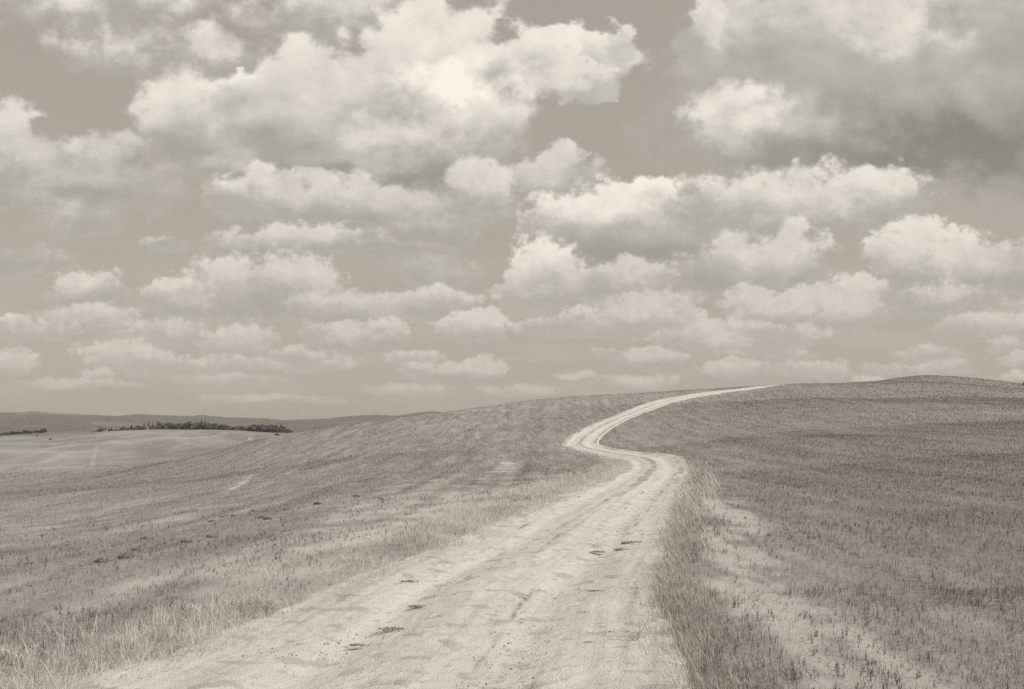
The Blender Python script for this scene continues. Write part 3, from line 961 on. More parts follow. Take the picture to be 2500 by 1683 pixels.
# flat matted stems spilling on to the dust
n = 9000
x, y, e, a = along_road(n, 4.2, 40, -0.55, 0.5, -1, 0.8)
keep = rng.random(n) < np.clip(0.5 + 1.4 * fbm(a * 0.8, e, 3, 84) - 0.8 * sstep(e, 0.0, -0.5), 0.02, 1)
x, y = x[keep], y[keep]; n = len(x)
z = ground_z(x, y, False)
parts.append(blades(x, y, z + 0.012, rng.lognormal(math.log(0.13), 0.5, n), np.maximum(0.004, 0.32 * np.hypot(x, y) / PXM), rng.uniform(1.25, 1.52, n), rng.normal(-0.4, 0.9, n), np.clip(rng.normal(0.38, 0.3, n), 0, 1), 0.3, 2))
V, T, A = join(parts); N_L = len(T)
o = mesh_np('verge_grass', V, T, m_verge, attrs={'tone': A})
tag(o, 'bleached long grass leaning over the left edge of the track', 'grass', kind='stuff')

# right: dense upright brown grass on the bank
parts = []
nc = 4500
x0, y0, e, a = along_road(nc, 2.2, 62, 0.06, 0.78, 1, 1.0)
dn = np.clip(0.95 + 0.8 * fbm(a * 0.6, e * 0.8, 3, 85) - 0.9 * sstep(e, 0.3, 0.78) - 0.35 * sstep(y0, 11, 6) - 0.45 * sstep(0.35 - e + 0.3 * fbm(a * 0.9, 0 * a, 2, 86), 0.0, 0.5) * sstep(y0, 12, 6) - 0.5 * sstep(y0, 40, 60), 0.02, 1)
keep = rng.random(nc) < dn
x0, y0, e, a = x0[keep], y0[keep], e[keep], a[keep]
cz = ground_z(x0, y0, False)
pern = np.clip((36 - 0.4 * y0), 12, 36).astype(int)
idx = np.repeat(np.arange(len(x0)), pern)
n = len(idx)
rad = np.abs(rng.normal(0, 0.12, n)); ang = rng.uniform(0, 2 * math.pi, n)
x, y = x0[idx] + rad * np.cos(ang), y0[idx] + rad * np.sin(ang)
r = np.hypot(x, y)
tall = (rng.lognormal(0, 0.22, len(x0)) * (1.0 - 0.25 * sstep(e, 0.8, 1.7)) * (0.9 + 0.35 * np.exp(-((y0 - 22) / 9.0) ** 2)))[idx]
h = 0.076 * tall * rng.lognormal(0, 0.28, n)
w = np.maximum(0.005, 0.38 * r / PXM) * rng.uniform(0.7, 1.3, n)
lean = np.clip(np.abs(rng.normal(0.28, 0.26, n)) + rad, 0, 1.4)
tone = np.clip(np.where(rng.random(n) < 0.24, rng.uniform(0, 0.3, n), rng.normal(0.74, 0.24, n)), 0, 1)
parts.append(blades(x, y, cz[idx] - 0.015, h, w, lean, np.where(rng.random(n) < 0.5, ang, rng.normal(2.6, 0.6, n)), tone, 0.7, 2))
# taller pale seeded stalks bent by the wind, towards the track
n = 620
x, y, e, a = along_road(n, 10, 44, 0.05, 1.2, 1, 1.0)
keep = rng.random(n) < 0.25 + 0.75 * np.exp(-((y - 23) / 8.0) ** 2)
x, y = x[keep], y[keep]; n = len(x)
parts.append(blades(x, y, ground_z(x, y, False), rng.uniform(0.24, 0.42, n), np.maximum(0.006, 0.6 * np.hypot(x, y) / PXM), rng.uniform(0.3, 0.75, n), rng.normal(2.7, 0.35, n), rng.uniform(0.8, 1.0, n), 0.8, 3))
V, T, A = join(parts); N_R = len(T)
o = mesh_np('bank_grass', V, T, m_verge, attrs={'tone': A})
tag(o, 'dense brown upright grass on the bank along the right edge of the track', 'grass', kind='stuff')


# --- branching dark weeds with seed heads, on the thin pale ground beside the verges
def weed_points(n, y0, y1):
    x, y = scatter(n, y0, y1)
    d, s, hw, ar, e = dens(x, y)
    pr = np.where(s > 0, 0.55, 0.5) * np.exp(-np.maximum(e - 3.0, 0) / 6.0) + 0.15
    pr = pr * np.clip(0.7 + 1.2 * fbm(x * 0.7, y * 0.5, 2, 91), 0.1, 1.3)
    k = (e > 0.15) & (rng.random(n) < pr)
    return x[k], y[k]


parts = []
for (y0, y1, num) in [(2.5, 9, 11500), (9, 16, 8000), (16, 26, 2800)]:
    x0, y0_ = weed_points(num, y0, y1)
    z0 = ground_z(x0, y0_)
    H = 0.055 * rng.lognormal(0, 0.38, len(x0))
    nb = 5
    idx = np.repeat(np.arange(len(x0)), nb); n = len(idx)
    r = np.hypot(x0[idx], y0_[idx])
    az_ = rng.uniform(0, 2 * math.pi, n); ln = np.clip(np.abs(rng.normal(0.35, 0.28, n)), 0, 1.2)
    w = np.maximum(0.004, 0.34 * r / PXM)
    tone = np.clip(rng.normal(0.42, 0.3, len(x0))[idx] + rng.normal(0, 0.12, n), 0, 1)
    hh = H[idx] * rng.uniform(0.55, 1.1, n)
    parts.append(blades(x0[idx], y0_[idx], z0[idx] - 0.01, hh, w, ln, az_, tone, 0.5, 2))
    # seed heads / leaf scraps: small tilted flakes along the stems
    nh = 2
    id2 = np.repeat(np.arange(n), nh); m_ = len(id2)
    f_ = rng.uniform(0.45, 1.0, m_)
    off = hh[id2] * np.sin(ln[id2]) * (0.5 * f_ + 0.5 * f_ * f_)
    hx = x0[idx][id2] + np.cos(az_[id2]) * off; hy = y0_[idx][id2] + np.sin(az_[id2]) * off
    hz = z0[idx][id2] + hh[id2] * f_ * np.cos(ln[id2])
    sz_ = np.maximum(0.009, 0.75 * r[id2] / PXM) * rng.uniform(0.6, 1.4, m_)
    parts.append(blades(hx, hy, hz, sz_ * 1.3, sz_ * 0.7, rng.uniform(0.2, 1.5, m_), rng.uniform(0, 6.28, m_), np.clip(tone[id2] * 0.7, 0, 1), 0.2, 1))
V, T, A = join(parts); N_W = len(T)
o = mesh_np('weeds', V, T, m_weed, attrs={'tone': A})
tag(o, 'small dark branching weeds on the pale ground beside the verges', 'weeds', kind='stuff')
print('TRIS stubble', N_STUB, 'left', N_L, 'right', N_R, 'weeds', N_W)

# ================================================================== trees, shrubs, buildings far off
def plain(name, col, rough=0.9, scale=3.0, var=0.25):
    m, n, out = material(name)
    nz_ = n.noise(objco(n), scale, 4.0, 0.6)
    g = col
    c = n.mix(n.step(nz_, 0.3, 0.7), sep_rgb(g * (1 - var)), sep_rgb(g * (1 + var)))
    principled(n, out, c, rough)
    return m


ORD = ['first', 'second', 'third', 'fourth', 'fifth', 'sixth', 'seventh', 'eighth', 'ninth', 'tenth', 'eleventh', 'twelfth', 'thirteenth', 'fourteenth', 'fifteenth', 'sixteenth', 'seventeenth']
m_leaf = plain('tree_leaves', 0.15, 0.8, 0.7, 0.45)
m_leaf_dark = plain('cypress_leaves', 0.05, 0.8, 0.7, 0.4)
m_bark = plain('bark', 0.10)
m_plaster = plain('plaster', 0.34, 0.9, 0.8, 0.1)
m_roof = plain('roof_tiles', 0.22, 0.9, 1.5, 0.2)
m_pane = plain('window_dark', 0.04, 0.4)
m_paint = plain('car_paint', 0.03, 0.35, 1.0, 0.1)
m_tyre = plain('tyre_rubber', 0.02)
m_wood = plain('weathered_wood', 0.16, 0.9, 6.0, 0.3)
m_wire = plain('wire', 0.08, 0.6)
m_dry = plain('bleached_stem', 0.70, 0.8, 30.0, 0.12)
m_clod_field = plain('broken_soil', 0.15, 0.95, 20.0, 0.5)
m_clod = plain('dark_earth', 0.22, 0.95, 40.0, 0.5)
m_pale = plain('pale_soil', 0.48, 0.95, 0.6, 0.12)


def leaf_cloud(centers, radii, n, size, flat=1.0):
    """leaf-sized quads spread through several lobes"""
    centers, radii = np.array(centers, float), np.array(radii, float)
    pick = rng.choice(len(centers), n, p=radii[:, 0] ** 2 / (radii[:, 0] ** 2).sum())
    d = rng.normal(size=(n, 3)); d /= np.linalg.norm(d, axis=1)[:, None]
    rad = rng.uniform(0.55, 1.05, n) ** 0.6
    c = centers[pick] + d * radii[pick] * rad[:, None]
    nrm = d * 0.7 + rng.normal(size=(n, 3)) * 0.6; nrm /= np.linalg.norm(nrm, axis=1)[:, None]
    a = np.cross(nrm, [0.3, 0.2, 1.0]); a /= np.linalg.norm(a, axis=1)[:, None]
    b = np.cross(nrm, a)
    s = size * rng.uniform(0.6, 1.4, n)[:, None]
    v = np.stack([c - a * s - b * s * .6, c + a * s - b * s * .6, c + a * s * .7 + b * s, c - a * s * .7 + b * s], 1).reshape(-1, 3)
    return v, np.arange(4 * n).reshape(-1, 4)


def tube(pts, rad, k=6):
    pts = [Vector(p) for p in pts]
    V, Fc = [], []
    for i, p in enumerate(pts):
        t = (pts[min(i + 1, len(pts) - 1)] - pts[max(i - 1, 0)]).normalized()
        a = t.cross(Vector((0.31, 0.17, 0.94))); a = (t.cross(Vector((1, 0, 0))) if a.length < 1e-3 else a).normalized(); b = t.cross(a)
        r_ = rad[i] if hasattr(rad, '__len__') else rad
        for j in range(k):
            w = 2 * math.pi * j / k
            V.append(tuple(p + a * (r_ * math.cos(w)) + b * (r_ * math.sin(w))))
    for i in range(len(pts) - 1):
        for j in range(k):
            Fc.append((i * k + j, i * k + (j + 1) % k, (i + 1) * k + (j + 1) % k, (i + 1) * k + j))
    return np.array(V), np.array(Fc)


def joinq(*vf):
    V, Fc, o_ = [], [], 0
    for v, f_ in vf:
        V.append(np.asarray(v)); Fc.append(np.asarray(f_) + o_); o_ += len(v)
    return np.concatenate(V), np.concatenate(Fc)


def box(x0, x1, y0, y1, z0, z1):
    v = [(x0, y0, z0), (x1, y0, z0), (x1, y1, z0), (x0, y1, z0), (x0, y0, z1), (x1, y0, z1), (x1, y1, z1), (x0, y1, z1)]
    return np.array(v, float), np.array([(0, 3, 2, 1), (4, 5, 6, 7), (0, 1, 5, 4), (1, 2, 6, 5), (2, 3, 7, 6), (3, 0, 4, 7)])


def make_broadleaf(k):
    t = empty('broadleaf_tree')
    v, f_ = joinq(tube([(0, 0, -1.0), (0.05, 0, 1.0), (0.15, 0.1, 2.6), (0.1, 0, 4.2)], [.24, .2, .14, .05]),
                  tube([(0.08, 0, 1.4), (0.9, 0.3, 2.6), (1.3, 0.4, 3.4)], [.11, .07, .03]), tube([(0.08, 0, 1.7), (-0.8, -0.3, 2.8), (-1.2, -0.2, 3.6)], [.1, .06, .03]))
    mesh_np('trunk', v, f_, m_bark, t)
    lobes = [((rng.uniform(-1.5, 1.5), rng.uniform(-1.3, 1.3), rng.uniform(1.3, 4.6)), np.array([1, 1, .8]) * rng.uniform(.8, 1.35)) for _ in range(9)] + [((0, 0, 2.6), (1.7, 1.7, 1.8))]
    v, f_ = leaf_cloud([l[0] for l in lobes], [l[1] for l in lobes], 420, 0.34)
    v[:, 2] = np.maximum(v[:, 2], 0.05)
    mesh_np('crown', v, f_, m_leaf, t)
    return t


def make_cypress():
    t = empty('cypress_tree')
    v, f_ = tube([(0, 0, -0.8), (0, 0, 2), (0, 0, 5.5)], [.18, .14, .03]); mesh_np('trunk', v, f_, m_bark, t)
    lob = [((rng.normal(0, .08), rng.normal(0, .08), z), (.62 * math.sin(math.pi * min(1, (z + .9) / 7.2)) ** .7 + .08,) * 2 + (.7,)) for z in np.linspace(.6, 5.8, 9)]
    v, f_ = leaf_cloud([l[0] for l in lob], [l[1] for l in lob], 300, 0.2)
    mesh_np('crown', v, f_, m_leaf_dark, t)
    return t


def make_shrub(mat, n=160):
    t = empty('shrub')
    parts_ = [tube([(0, 0, -.2), (rng.uniform(-.3, .3), rng.uniform(-.3, .3), .5), (rng.uniform(-.7, .7), rng.uniform(-.7, .7), 1.0)], [.05, .035, .012], 5) for _ in range(6)]
    v, f_ = joinq(*parts_); mesh_np('stem', v, f_, m_bark, t)
    lob = [((rng.uniform(-.7, .7), rng.uniform(-.6, .6), rng.uniform(.35, .9)), np.array([.5, .5, .4]) * rng.uniform(.7, 1.2)) for _ in range(6)]
    v, f_ = leaf_cloud([l[0] for l in lob], [l[1] for l in lob], n, 0.12); v[:, 2] = np.maximum(v[:, 2], 0.0)
    mesh_np('foliage', v, f_, mat, t)
    return t


def at_rolling(px, Y):
    x_ = (px - CX) / F * Y
    return x_, Y, float(rolling_z(np.array([x_]), np.array([float(Y)]))[0])


protos = [make_broadleaf(k) for k in range(5)]
cyp = make_cypress()
shr = make_shrub(m_leaf_dark)
used = set()


def place(proto, loc, rz, s, label, cat, group=None):
    if id(proto) in used:
        o_ = dup(proto, loc, rz, s)
    else:
        used.add(id(proto)); o_ = proto
        o_.location = loc; o_.rotation_euler = (0, 0, rz); o_.scale = s if hasattr(s, '__len__') else (s, s, s)
    tag(o_, label, cat, group)
    if group is None and 'group' in o_: del o_['group']
    return o_


WOOD_TOP = np.array([(225, 1047), (285, 1046), (300, 1040), (330, 1037), (360, 1036), (385, 1035), (405, 1029), (440, 1030), (480, 1027), (520, 1029), (545, 1033), (580, 1038), (610, 1036), (640, 1034), (665, 1034), (685, 1037), (700, 1044), (722, 1051)], float)


def wood(px0, px1, n_, Y0, Y1, label, group):
    for k in range(n_):
        px = px0 + (px1 - px0) * (k + rng.uniform(0, 1)) / n_
        Yd = rng.uniform(Y0, Y1)
        x_, y_, z_ = at_rolling(px, Yd)
        ztop = EYE + (HZ - np.interp(px, WOOD_TOP[:, 0], WOOD_TOP[:, 1])) / F * Yd
        h_ = max((ztop - z_) * (rng.uniform(0.5, 1.0) if k % 2 else rng.uniform(0.8, 1.08)), 2.2)
        s = h_ / 5.6
        place(protos[int(rng.integers(5))], (x_, y_, z_ - 0.1), rng.uniform(0, 6.28), (s * rng.uniform(.85, 1.25), s * rng.uniform(.85, 1.25), s), label, 'tree', group)


wood(288, 545, 78, 840, 940, 'broadleaf tree in the dense dark wood behind the far pale field', 'trees of the dense dark wood')
wood(545, 724, 56, 800, 920, 'broadleaf tree in the thinner right part of the far wood', 'trees of the thinner far wood')
wood(226, 290, 16, 850, 930, 'low tree around the farmhouse at the left end of the far wood', 'low trees around the far farmhouse')
for k in range(12):
    px = 756 + 46 * (k + rng.uniform(0, 1)) / 12
    x_, y_, z_ = at_rolling(px, 880 + rng.uniform(-25, 25))
    zt = EYE + (HZ - np.interp(px, [755, 770, 785, 802], [1049, 1043, 1041, 1042])) / F * y_
    s = (zt - z_) / 5.6
    place(protos[k % 5], (x_, y_, z_), rng.uniform(0, 6.28), (s * 1.1, s * 1.1, s), 'tree in the small dark clump peeping over the near slope', 'tree', 'small clump of trees behind the near slope')
for k, (px, topy) in enumerate(((242.5, 1043), (247.6, 1042.5), (253, 1044.5), (258, 1043.5), (266, 1044), (272, 1042.5))):
    x_, y_, z_ = at_rolling(px, 845)
    s = (EYE + (HZ - topy) / F * 845 - z_) / 6.4
    place(cyp, (x_, y_, z_), px, (s, s, s), ORD[k] + ' slim dark cypress from the left in the row beside the white farmhouse', 'tree', 'cypresses beside the white farmhouse')
for k, (px, topy) in enumerate(((321, 1035), (352, 1033), (363, 1030.5), (374, 1032), (385, 1028.5), (389.5, 1028), (492, 1024.5), (500, 1026), (686, 1033.5))):
    x_, y_, z_ = at_rolling(px, 885)
    s = (EYE + (HZ - topy) / F * 885 - z_) / 6.4
    place(cyp, (x_, y_, z_), px, (s * .75, s * .75, s), ORD[k] + ' cypress spire from the left rising above the crowns of the far wood', 'tree', 'cypress spires above the far wood')
for k in range(24):
    px = -5 + 120 * (k + rng.uniform(0, 1)) / 24
    x_, y_, z_ = at_rolling(px, 1290 + rng.uniform(-25, 25))
    s = rng.uniform(2.0, 4.2)
    place(shr, (x_, y_, z_), rng.uniform(0, 6.28), (s, s, s * rng.uniform(.8, 1.5)), 'dark shrub in the far hedge line at the left edge', 'shrub', 'shrubs of the far hedge line')
for px, Yd, s, lab in ((36, 560, 1.0, 'lone dark shrub low on the pale far slope near the left edge'), (122, 650, 1.3, 'lone dark shrub on the crease of the pale far slope'), (90, 800, 1.4, 'lone dark shrub at the top of the pale far slope')):
    x_, y_, z_ = at_rolling(px, Yd)
    place(shr, (x_, y_, z_), px, (s, s, s * .8), lab, 'shrub')


def house(px, Y, w, d, h, rz, label, cat='house', n_win=2, name='farmhouse'):
    x_, y_, z_ = at_rolling(px, Y)
    t = empty(name, (x_, y_, z_), rz)
    tag(t, label, cat)
    v, f_ = box(-w / 2, w / 2, -d / 2, d / 2, -1.0, h)
    mesh_np('wall', v, f_, m_plaster, t)
    rh = d * 0.28
    v = np.array([(-w / 2 - .3, -d / 2 - .35, h), (w / 2 + .3, -d / 2 - .35, h), (w / 2 + .3, 0, h + rh), (-w / 2 - .3, 0, h + rh), (-w / 2 - .3, d / 2 + .35, h), (w / 2 + .3, d / 2 + .35, h)])
    mesh_np('roof', np.concatenate([v, v + [0, 0, .18]]), np.array([(0, 1, 2, 3), (3, 2, 5, 4), (6, 9, 8, 7), (9, 10, 11, 8), (0, 6, 7, 1), (4, 5, 11, 10), (0, 3, 9, 6), (3, 4, 10, 9), (1, 7, 8, 2), (2, 8, 11, 5)]), m_roof, t)
    for k in range(n_win):
        cx_ = -w / 2 + w * (k + 0.7) / (n_win + 0.6)
        v, f_ = box(cx_ - .4, cx_ + .4, -d / 2 - .03, -d / 2 + .05, h * .5, h * .5 + 1.0); mesh_np('window', v, f_, m_pane, t)
    v, f_ = box(w * .32 - .45, w * .32 + .45, -d / 2 - .04, -d / 2 + .05, 0, 2.0); mesh_np('door', v, f_, m_wood, t)
    return t


house(256.5, 838, 3.6, 5, 3.2, 0.15, 'small white farmhouse standing between the dark cypresses')
house(237, 880, 6.5, 4.5, 3.4, -0.1, 'long low white barn just left of the cypress row', 'barn', 3, 'barn')
house(358, 845, 2.6, 4, 3.4, 0.2, 'white house peeping out of the left part of the dark wood')
house(643, 885, 4.5, 5, 7.6, -0.2, 'pale house above the thinner right part of the wood')
house(618, 880, 3.2, 4, 6.6, 0.1, 'smaller pale house left of the other one in the thinner wood')
for px, Yd, lab in ((707, 860, 'pale hut at the right end of the wood, leftmost of three'), (714, 870, 'pale hut at the right end of the wood, middle of three'), (721, 880, 'pale hut at the right end of the wood, rightmost of three')):
    house(px, Yd, 2.6, 3, 3.0, 0.3, lab, 'hut', 1, 'hut')

# three bleached strips on the far slope
for k in range(3):
    a0, a1 = np.array(at_rolling(604.5 + 4.6 * k, 548)), np.array(at_rolling(608.5 + 4.6 * k, 585))
    dirv = (a1 - a0); nrm = np.array([dirv[1], -dirv[0], 0]); nrm /= np.linalg.norm(nrm)
    v = []
    for t_ in np.linspace(0, 1, 9):
        c_ = a0 + dirv * t_
        for w_ in (-.24, .24):
            q = c_ + nrm * w_; q[2] = rolling_z(np.array([q[0]]), np.array([q[1]]))[0] + 0.12; v.append(q)
    f_ = [(2 * i, 2 * i + 1, 2 * i + 3, 2 * i + 2) for i in range(8)]
    mesh_np('path', np.array(v), f_, m_pale)['kind'] = 'structure'

# dark car at the meeting of far field and near slope
x_, y_, z_ = at_rolling(678, 640)
car = empty('parked_car', (x_, y_, z_), 0.12)
tag(car, 'small dark vehicle standing where the far field meets the near slope', 'car')


def loft(profile, w0, w1):
    """side outline extruded across, upper points drawn in"""
    zs = [p[1] for p in profile]; lo_, hi_ = min(zs), max(zs); k = len(profile)
    V = [(px_, s_ * (w0 + (w1 - w0) * (pz_ - lo_) / (hi_ - lo_)), pz_) for s_ in (-1, 1) for px_, pz_ in profile]
    bm = bpy.data.meshes.new('body')
    Fs = [tuple(range(k - 1, -1, -1)), tuple(range(k, 2 * k))] + [(i, (i + 1) % k, k + (i + 1) % k, k + i) for i in range(k)]
    bm.from_pydata(V, [], Fs)
    return bm


def link_mesh(name, me, mat, parent):
    me.materials.append(mat); o_ = bpy.data.objects.new(name, me); COL.objects.link(o_); o_.parent = parent
    return o_


link_mesh('body', loft([(-2.05, .35), (-2.1, .75), (-1.9, .98), (.7, 1.0), (1.7, .88), (2.08, .7), (2.05, .35)], .86, .78), m_paint, car)
link_mesh('cabin', loft([(-1.95, .96), (-1.65, 1.5), (-.1, 1.56), (.35, 1.45), (.95, .98)], .76, .6), m_paint, car)
for y0_, y1_ in ((-.78, -.70), (.70, .78)):
    for x0_, x1_ in ((-1.5, -.6), (-.45, .45)):
        v, f_ = box(x0_, x1_, y0_, y1_, 1.03, 1.36); mesh_np('window', v, f_, m_pane, car)
for wx_ in (-1.3, 1.3):
    for wy_ in (-.78, .78):
        v, f_ = tube([(wx_, wy_ - .1, .32), (wx_, wy_ - .09, .32), (wx_, wy_ + .09, .32), (wx_, wy_ + .1, .32)], [.2, .33, .33, .2], 14); mesh_np('wheel', v, f_, m_tyre, car)

# ================================================================== right-hand ridge: dead bush, overhead wire
bush_x = (2512 - CX) / F * 205
bz = float(ground_z(np.array([bush_x]), np.array([205.0]))[0])
bush = make_shrub(m_leaf_dark, 420)
place(bush, (bush_x, 205, bz), 0.4, (1.5, 1.5, 1.15), 'dark bush on the ridge at the right edge of the picture', 'bush')


def pole(px, Y, ztop, label):
    x_ = (px - CX) / F * Y
    zb = float(ground_z(np.array([x_]), np.array([float(Y)]))[0]) if Y < 320 else at_rolling(px, Y)[2]
    t = empty('utility_pole', (x_, Y, zb)); tag(t, label, 'pole')
    v, f_ = tube([(0, 0, -1), (0, 0, ztop - zb)], [.14, .09], 10); mesh_np('post', v, f_, m_wood, t)
    v, f_ = box(-.7, .7, -.05, .05, ztop - zb - .5, ztop - zb - .38); mesh_np('crossarm', v, f_, m_wood, t)
    v, f_ = tube([(0, 0, ztop - zb), (0, 0, ztop - zb + .08), (0, 0, ztop - zb + .15)], [.04, .06, .03], 8); mesh_np('insulator', v, f_, m_plaster, t)
    return Vector((x_, Y, ztop + .1))


pa_ = pole(2660, 250, EYE + (HZ - 893) / F * 250, 'wooden pole off to the right carrying the overhead wire')
pb_ = pole(2330, 300, EYE + (HZ - 956) / F * 300, 'wooden pole behind the right-hand ridge carrying the overhead wire')
wp = [pa_.lerp(pb_, t_) - Vector((0, 0, 1.3 * 4 * t_ * (1 - t_))) for t_ in np.linspace(0, 1, 25)]
v, f_ = tube(wp, .022, 5)
tag(mesh_np('overhead_wire', v, f_, m_wire), 'thin overhead wire running down behind the right-hand ridge', 'wire')

# ================================================================== small things on and beside the track
def on_ground(px, py):
    """where a sight line meets the land (walk outwards)"""
    Ys = np.geomspace(4.5, 150, 600)
    x_ = (px - CX) / F * Ys
    zz = terrain(x_, Ys)
    ray = EYE + (HZ - py) / F * Ys
    k = np.argmax(ray < zz)
    return x_[k], Ys[k], zz[k]


def clod_mesh(seed, w, d, h, n=26):
    """a crumbled heap of earth crumbs joined into one lump"""
    r_ = np.random.default_rng(seed)
    base = np.array([(0, 0, 1), (.89, 0, .45), (.28, .85, .45), (-.72, .53, .45), (-.72, -.53, .45), (.28, -.85, .45), (.72, .53, -.45), (-.28, .85, -.45), (-.89, 0, -.45), (-.28, -.85, -.45), (.72, -.53, -.45), (0, 0, -1)])
    tri = np.array([(0, 1, 2), (0, 2, 3), (0, 3, 4), (0, 4, 5), (0, 5, 1), (1, 6, 2), (2, 7, 3), (3, 8, 4), (4, 9, 5), (5, 10, 1), (6, 7, 2), (7, 8, 3), (8, 9, 4), (9, 10, 5), (10, 6, 1), (11, 7, 6), (11, 8, 7), (11, 9, 8), (11, 10, 9), (11, 6, 10)])
    V, T_, o_ = [], [], 0
    for k in range(n):
        a_, q_ = r_.uniform(0, 6.28), r_.uniform(0, 1) ** .7
        c_ = np.array([math.cos(a_) * q_ * w, math.sin(a_) * q_ * d, h * (1 - q_) * r_.uniform(.1, .8)])
        s_ = r_.uniform(.5, 1.5) * h * .7
        V.append(base * s_ * r_.uniform(.65, 1.3, (12, 3)) * [1.3, 1.1, .8] + c_); T_.append(tri + o_); o_ += 12
    return np.concatenate(V), np.concatenate(T_)


cnt = {}
for k, (px, py, w, h) in enumerate(sorted([(1490, 1546, .10, .030), (1525, 1558, .07, .024), (1489, 1619, .055, .030), (1397, 1301, .20, .05), (1552, 1325, .20, .045), (1518, 1342, .10, .035), (1460, 1348, .10, .03),
                                    (1500, 1413, .10, .03), (1525, 1440, .10, .035), (1455, 1443, .09, .02), (1500, 1490, .06, .02), (1530, 1491, .06, .022), (1432, 1496, .10, .02), (1440, 1570, .05, .02), (1385, 1640, .11, .015),
                                    (870, 1576, .06, .018), (905, 1642, .05, .016), (960, 1536, .13, .018), (1050, 1611, .03, .018), (1020, 1480, .10, .02), (1000, 1418, .10, .018), (735, 1516, .05, .018), (985, 1634, .05, .015)], key=lambda c: -c[1])):
    gx, gy, gz = on_ground(px, py)
    v, f_ = clod_mesh(100 + k, w * 1.1, w * .6, h * .5, 64)
    o = mesh_np('earth_clod', v, f_, m_clod)
    o.location = (gx, gy, gz - 0.005)
    sd_ = 'right' if px > 1300 else 'left'
    cnt[sd_] = cnt.get(sd_, -1) + 1
    tag(o, ORD[cnt[sd_]] + ' dark clod from the viewer along the ' + sd_ + ' half of the pale track', 'clod', 'dark clods scattered on the track')
for k, (px, py, w, h) in enumerate(sorted([(310, 1364, .30, .10), (333, 1348, .25, .07), (356, 1318, .30, .07), (250, 1375, .35, .08), (455, 1325, .25, .05), (515, 1313, .32, .06), (545, 1266, .25, .07), (572, 1263, .30, .09), (520, 1275, .30, .06),
                                    (640, 1266, .40, .06), (655, 1268, .40, .06), (620, 1250, .25, .06), (700, 1246, .35, .05), (775, 1231, .35, .08), (870, 1213, .30, .06), (930, 1220, .25, .05)])):
    gx, gy, gz = on_ground(px, py)
    v, f_ = clod_mesh(200 + k, w * .30, w * .22, h * .5, 50)
    o = mesh_np('earth_clod', v, f_, m_clod_field)
    o.location = (gx, gy, gz + 0.02)
    tag(o, ORD[k] + ' dark broken clod from the left in the row across the left field', 'clod', 'dark clods in the left field')


def stalk(name, px, py, stems, label):
    gx, gy, gz = on_ground(px, py)
    t = empty(name, (gx, gy, gz + 0.01)); tag(t, label, 'plant')
    k_ = gy / F
    for st_ in stems:
        pts = [((a_ - px) * k_, d_, (py - b_) * k_) for a_, b_, d_ in st_]
        rad = np.linspace(.0070, .0032, len(pts))
        v, f_ = tube(pts, rad, 6); mesh_np('stem', v, f_, m_dry, t)
    return t


stalk('dry_stalk', 1560, 1567, [[(1560, 1567, 0), (1555, 1553, .01), (1549, 1540, .02), (1549, 1512, .03)], [(1560, 1562, 0), (1563, 1548, -.01), (1570, 1534, -.02), (1580, 1522, -.02), (1582, 1505, -.03)],
                                [(1558, 1560, 0), (1540, 1545, .03), (1513, 1530, .05)], [(1560, 1565, 0), (1530, 1556, .04), (1502, 1548, .05)], [(1560, 1560, 0), (1562, 1535, .0), (1562, 1508, -.02)], [(1555, 1553, .01), (1568, 1540, .03), (1573, 1520, .05)]],
      'bleached branching dead stalk at the right edge of the track, nearest the viewer')
stalk('dry_stalk', 1564, 1404, [[(1564, 1404, 0), (1573, 1394, .0), (1582, 1386, -.02), (1592, 1380, -.03)], [(1573, 1394, 0), (1572, 1384, .02), (1571, 1376, .03)]], 'bleached single dead stem leaning at the right track edge, farther up the road')

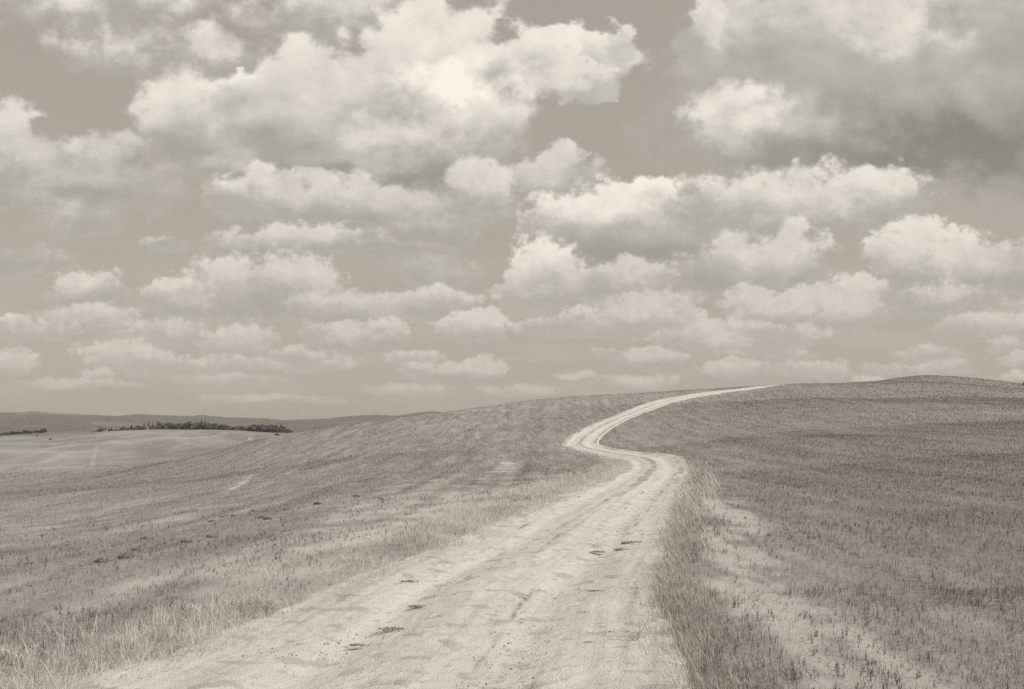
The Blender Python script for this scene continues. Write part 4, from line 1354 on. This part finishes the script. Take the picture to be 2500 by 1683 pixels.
# pebbles and crumbs
n = 8000
x, y, e, a = along_road(n, 4.2, 34, -3.6, 0.25, 1, 1.0)
keep = rng.random(n) < np.clip(0.35 + 1.1 * fbm(x * 1.2, y * 0.9, 3, 95) + 0.5 * np.exp(-((e + 0.3) / 0.5) ** 2), 0.03, 1)
x, y = x[keep], y[keep]; n = len(x)
zz = terrain(x, y) - 0.004
oct_v = np.array([(1, 0, 0), (0, 1, 0), (-1, 0, 0), (0, -1, 0), (0, 0, 0.55), (0, 0, -.4)])
oct_f = np.array([(0, 1, 4), (1, 2, 4), (2, 3, 4), (3, 0, 4), (1, 0, 5), (2, 1, 5), (3, 2, 5), (0, 3, 5)])
s = np.maximum(np.minimum(rng.lognormal(math.log(0.007), 0.45, n), 0.014), 0.26 * y / PXM)
V = (oct_v[None] * s[:, None, None] * rng.uniform(.6, 1.4, (n, 6, 3)) + np.stack([x, y, zz], 1)[:, None]).reshape(-1, 3)
T = ((np.arange(n) * 6)[:, None, None] + oct_f[None]).reshape(-1, 3)
m_peb = straw_mat('pebble_stone', 0.17, 0.42, 0.0)
o = mesh_np('pebbles', V, T, m_peb, attrs={'tone': np.repeat(rng.random(n) ** 1.5, 6)})
tag(o, 'small dark pebbles and crumbs strewn over the track', 'pebbles', kind='stuff')

# ================================================================== air between here and the hills
m_haze, n, out = material('air')
pv = n.new('ShaderNodeVolumePrincipled')
pv.inputs['Color'].default_value = (0.95, 0.88, 0.80, 1)
pv.inputs['Density'].default_value = 0.00008
pv.inputs['Anisotropy'].default_value = 0.0
n.t.links.new(pv.outputs[0], out.inputs['Volume'])
B0, B1 = (-9400, -9400, -70), (9400, 9400, 205)
bv = [(B0[0] if not i & 1 else B1[0], B0[1] if not i & 2 else B1[1], B0[2] if not i & 4 else B1[2]) for i in range(8)]
o = mesh_np('haze', bv, [(0, 2, 3, 1), (4, 5, 7, 6), (0, 1, 5, 4), (2, 6, 7, 3), (0, 4, 6, 2), (1, 3, 7, 5)], m_haze)
tag(o, kind='stuff', label='thin pale summer haze in the air over the fields', cat='haze')
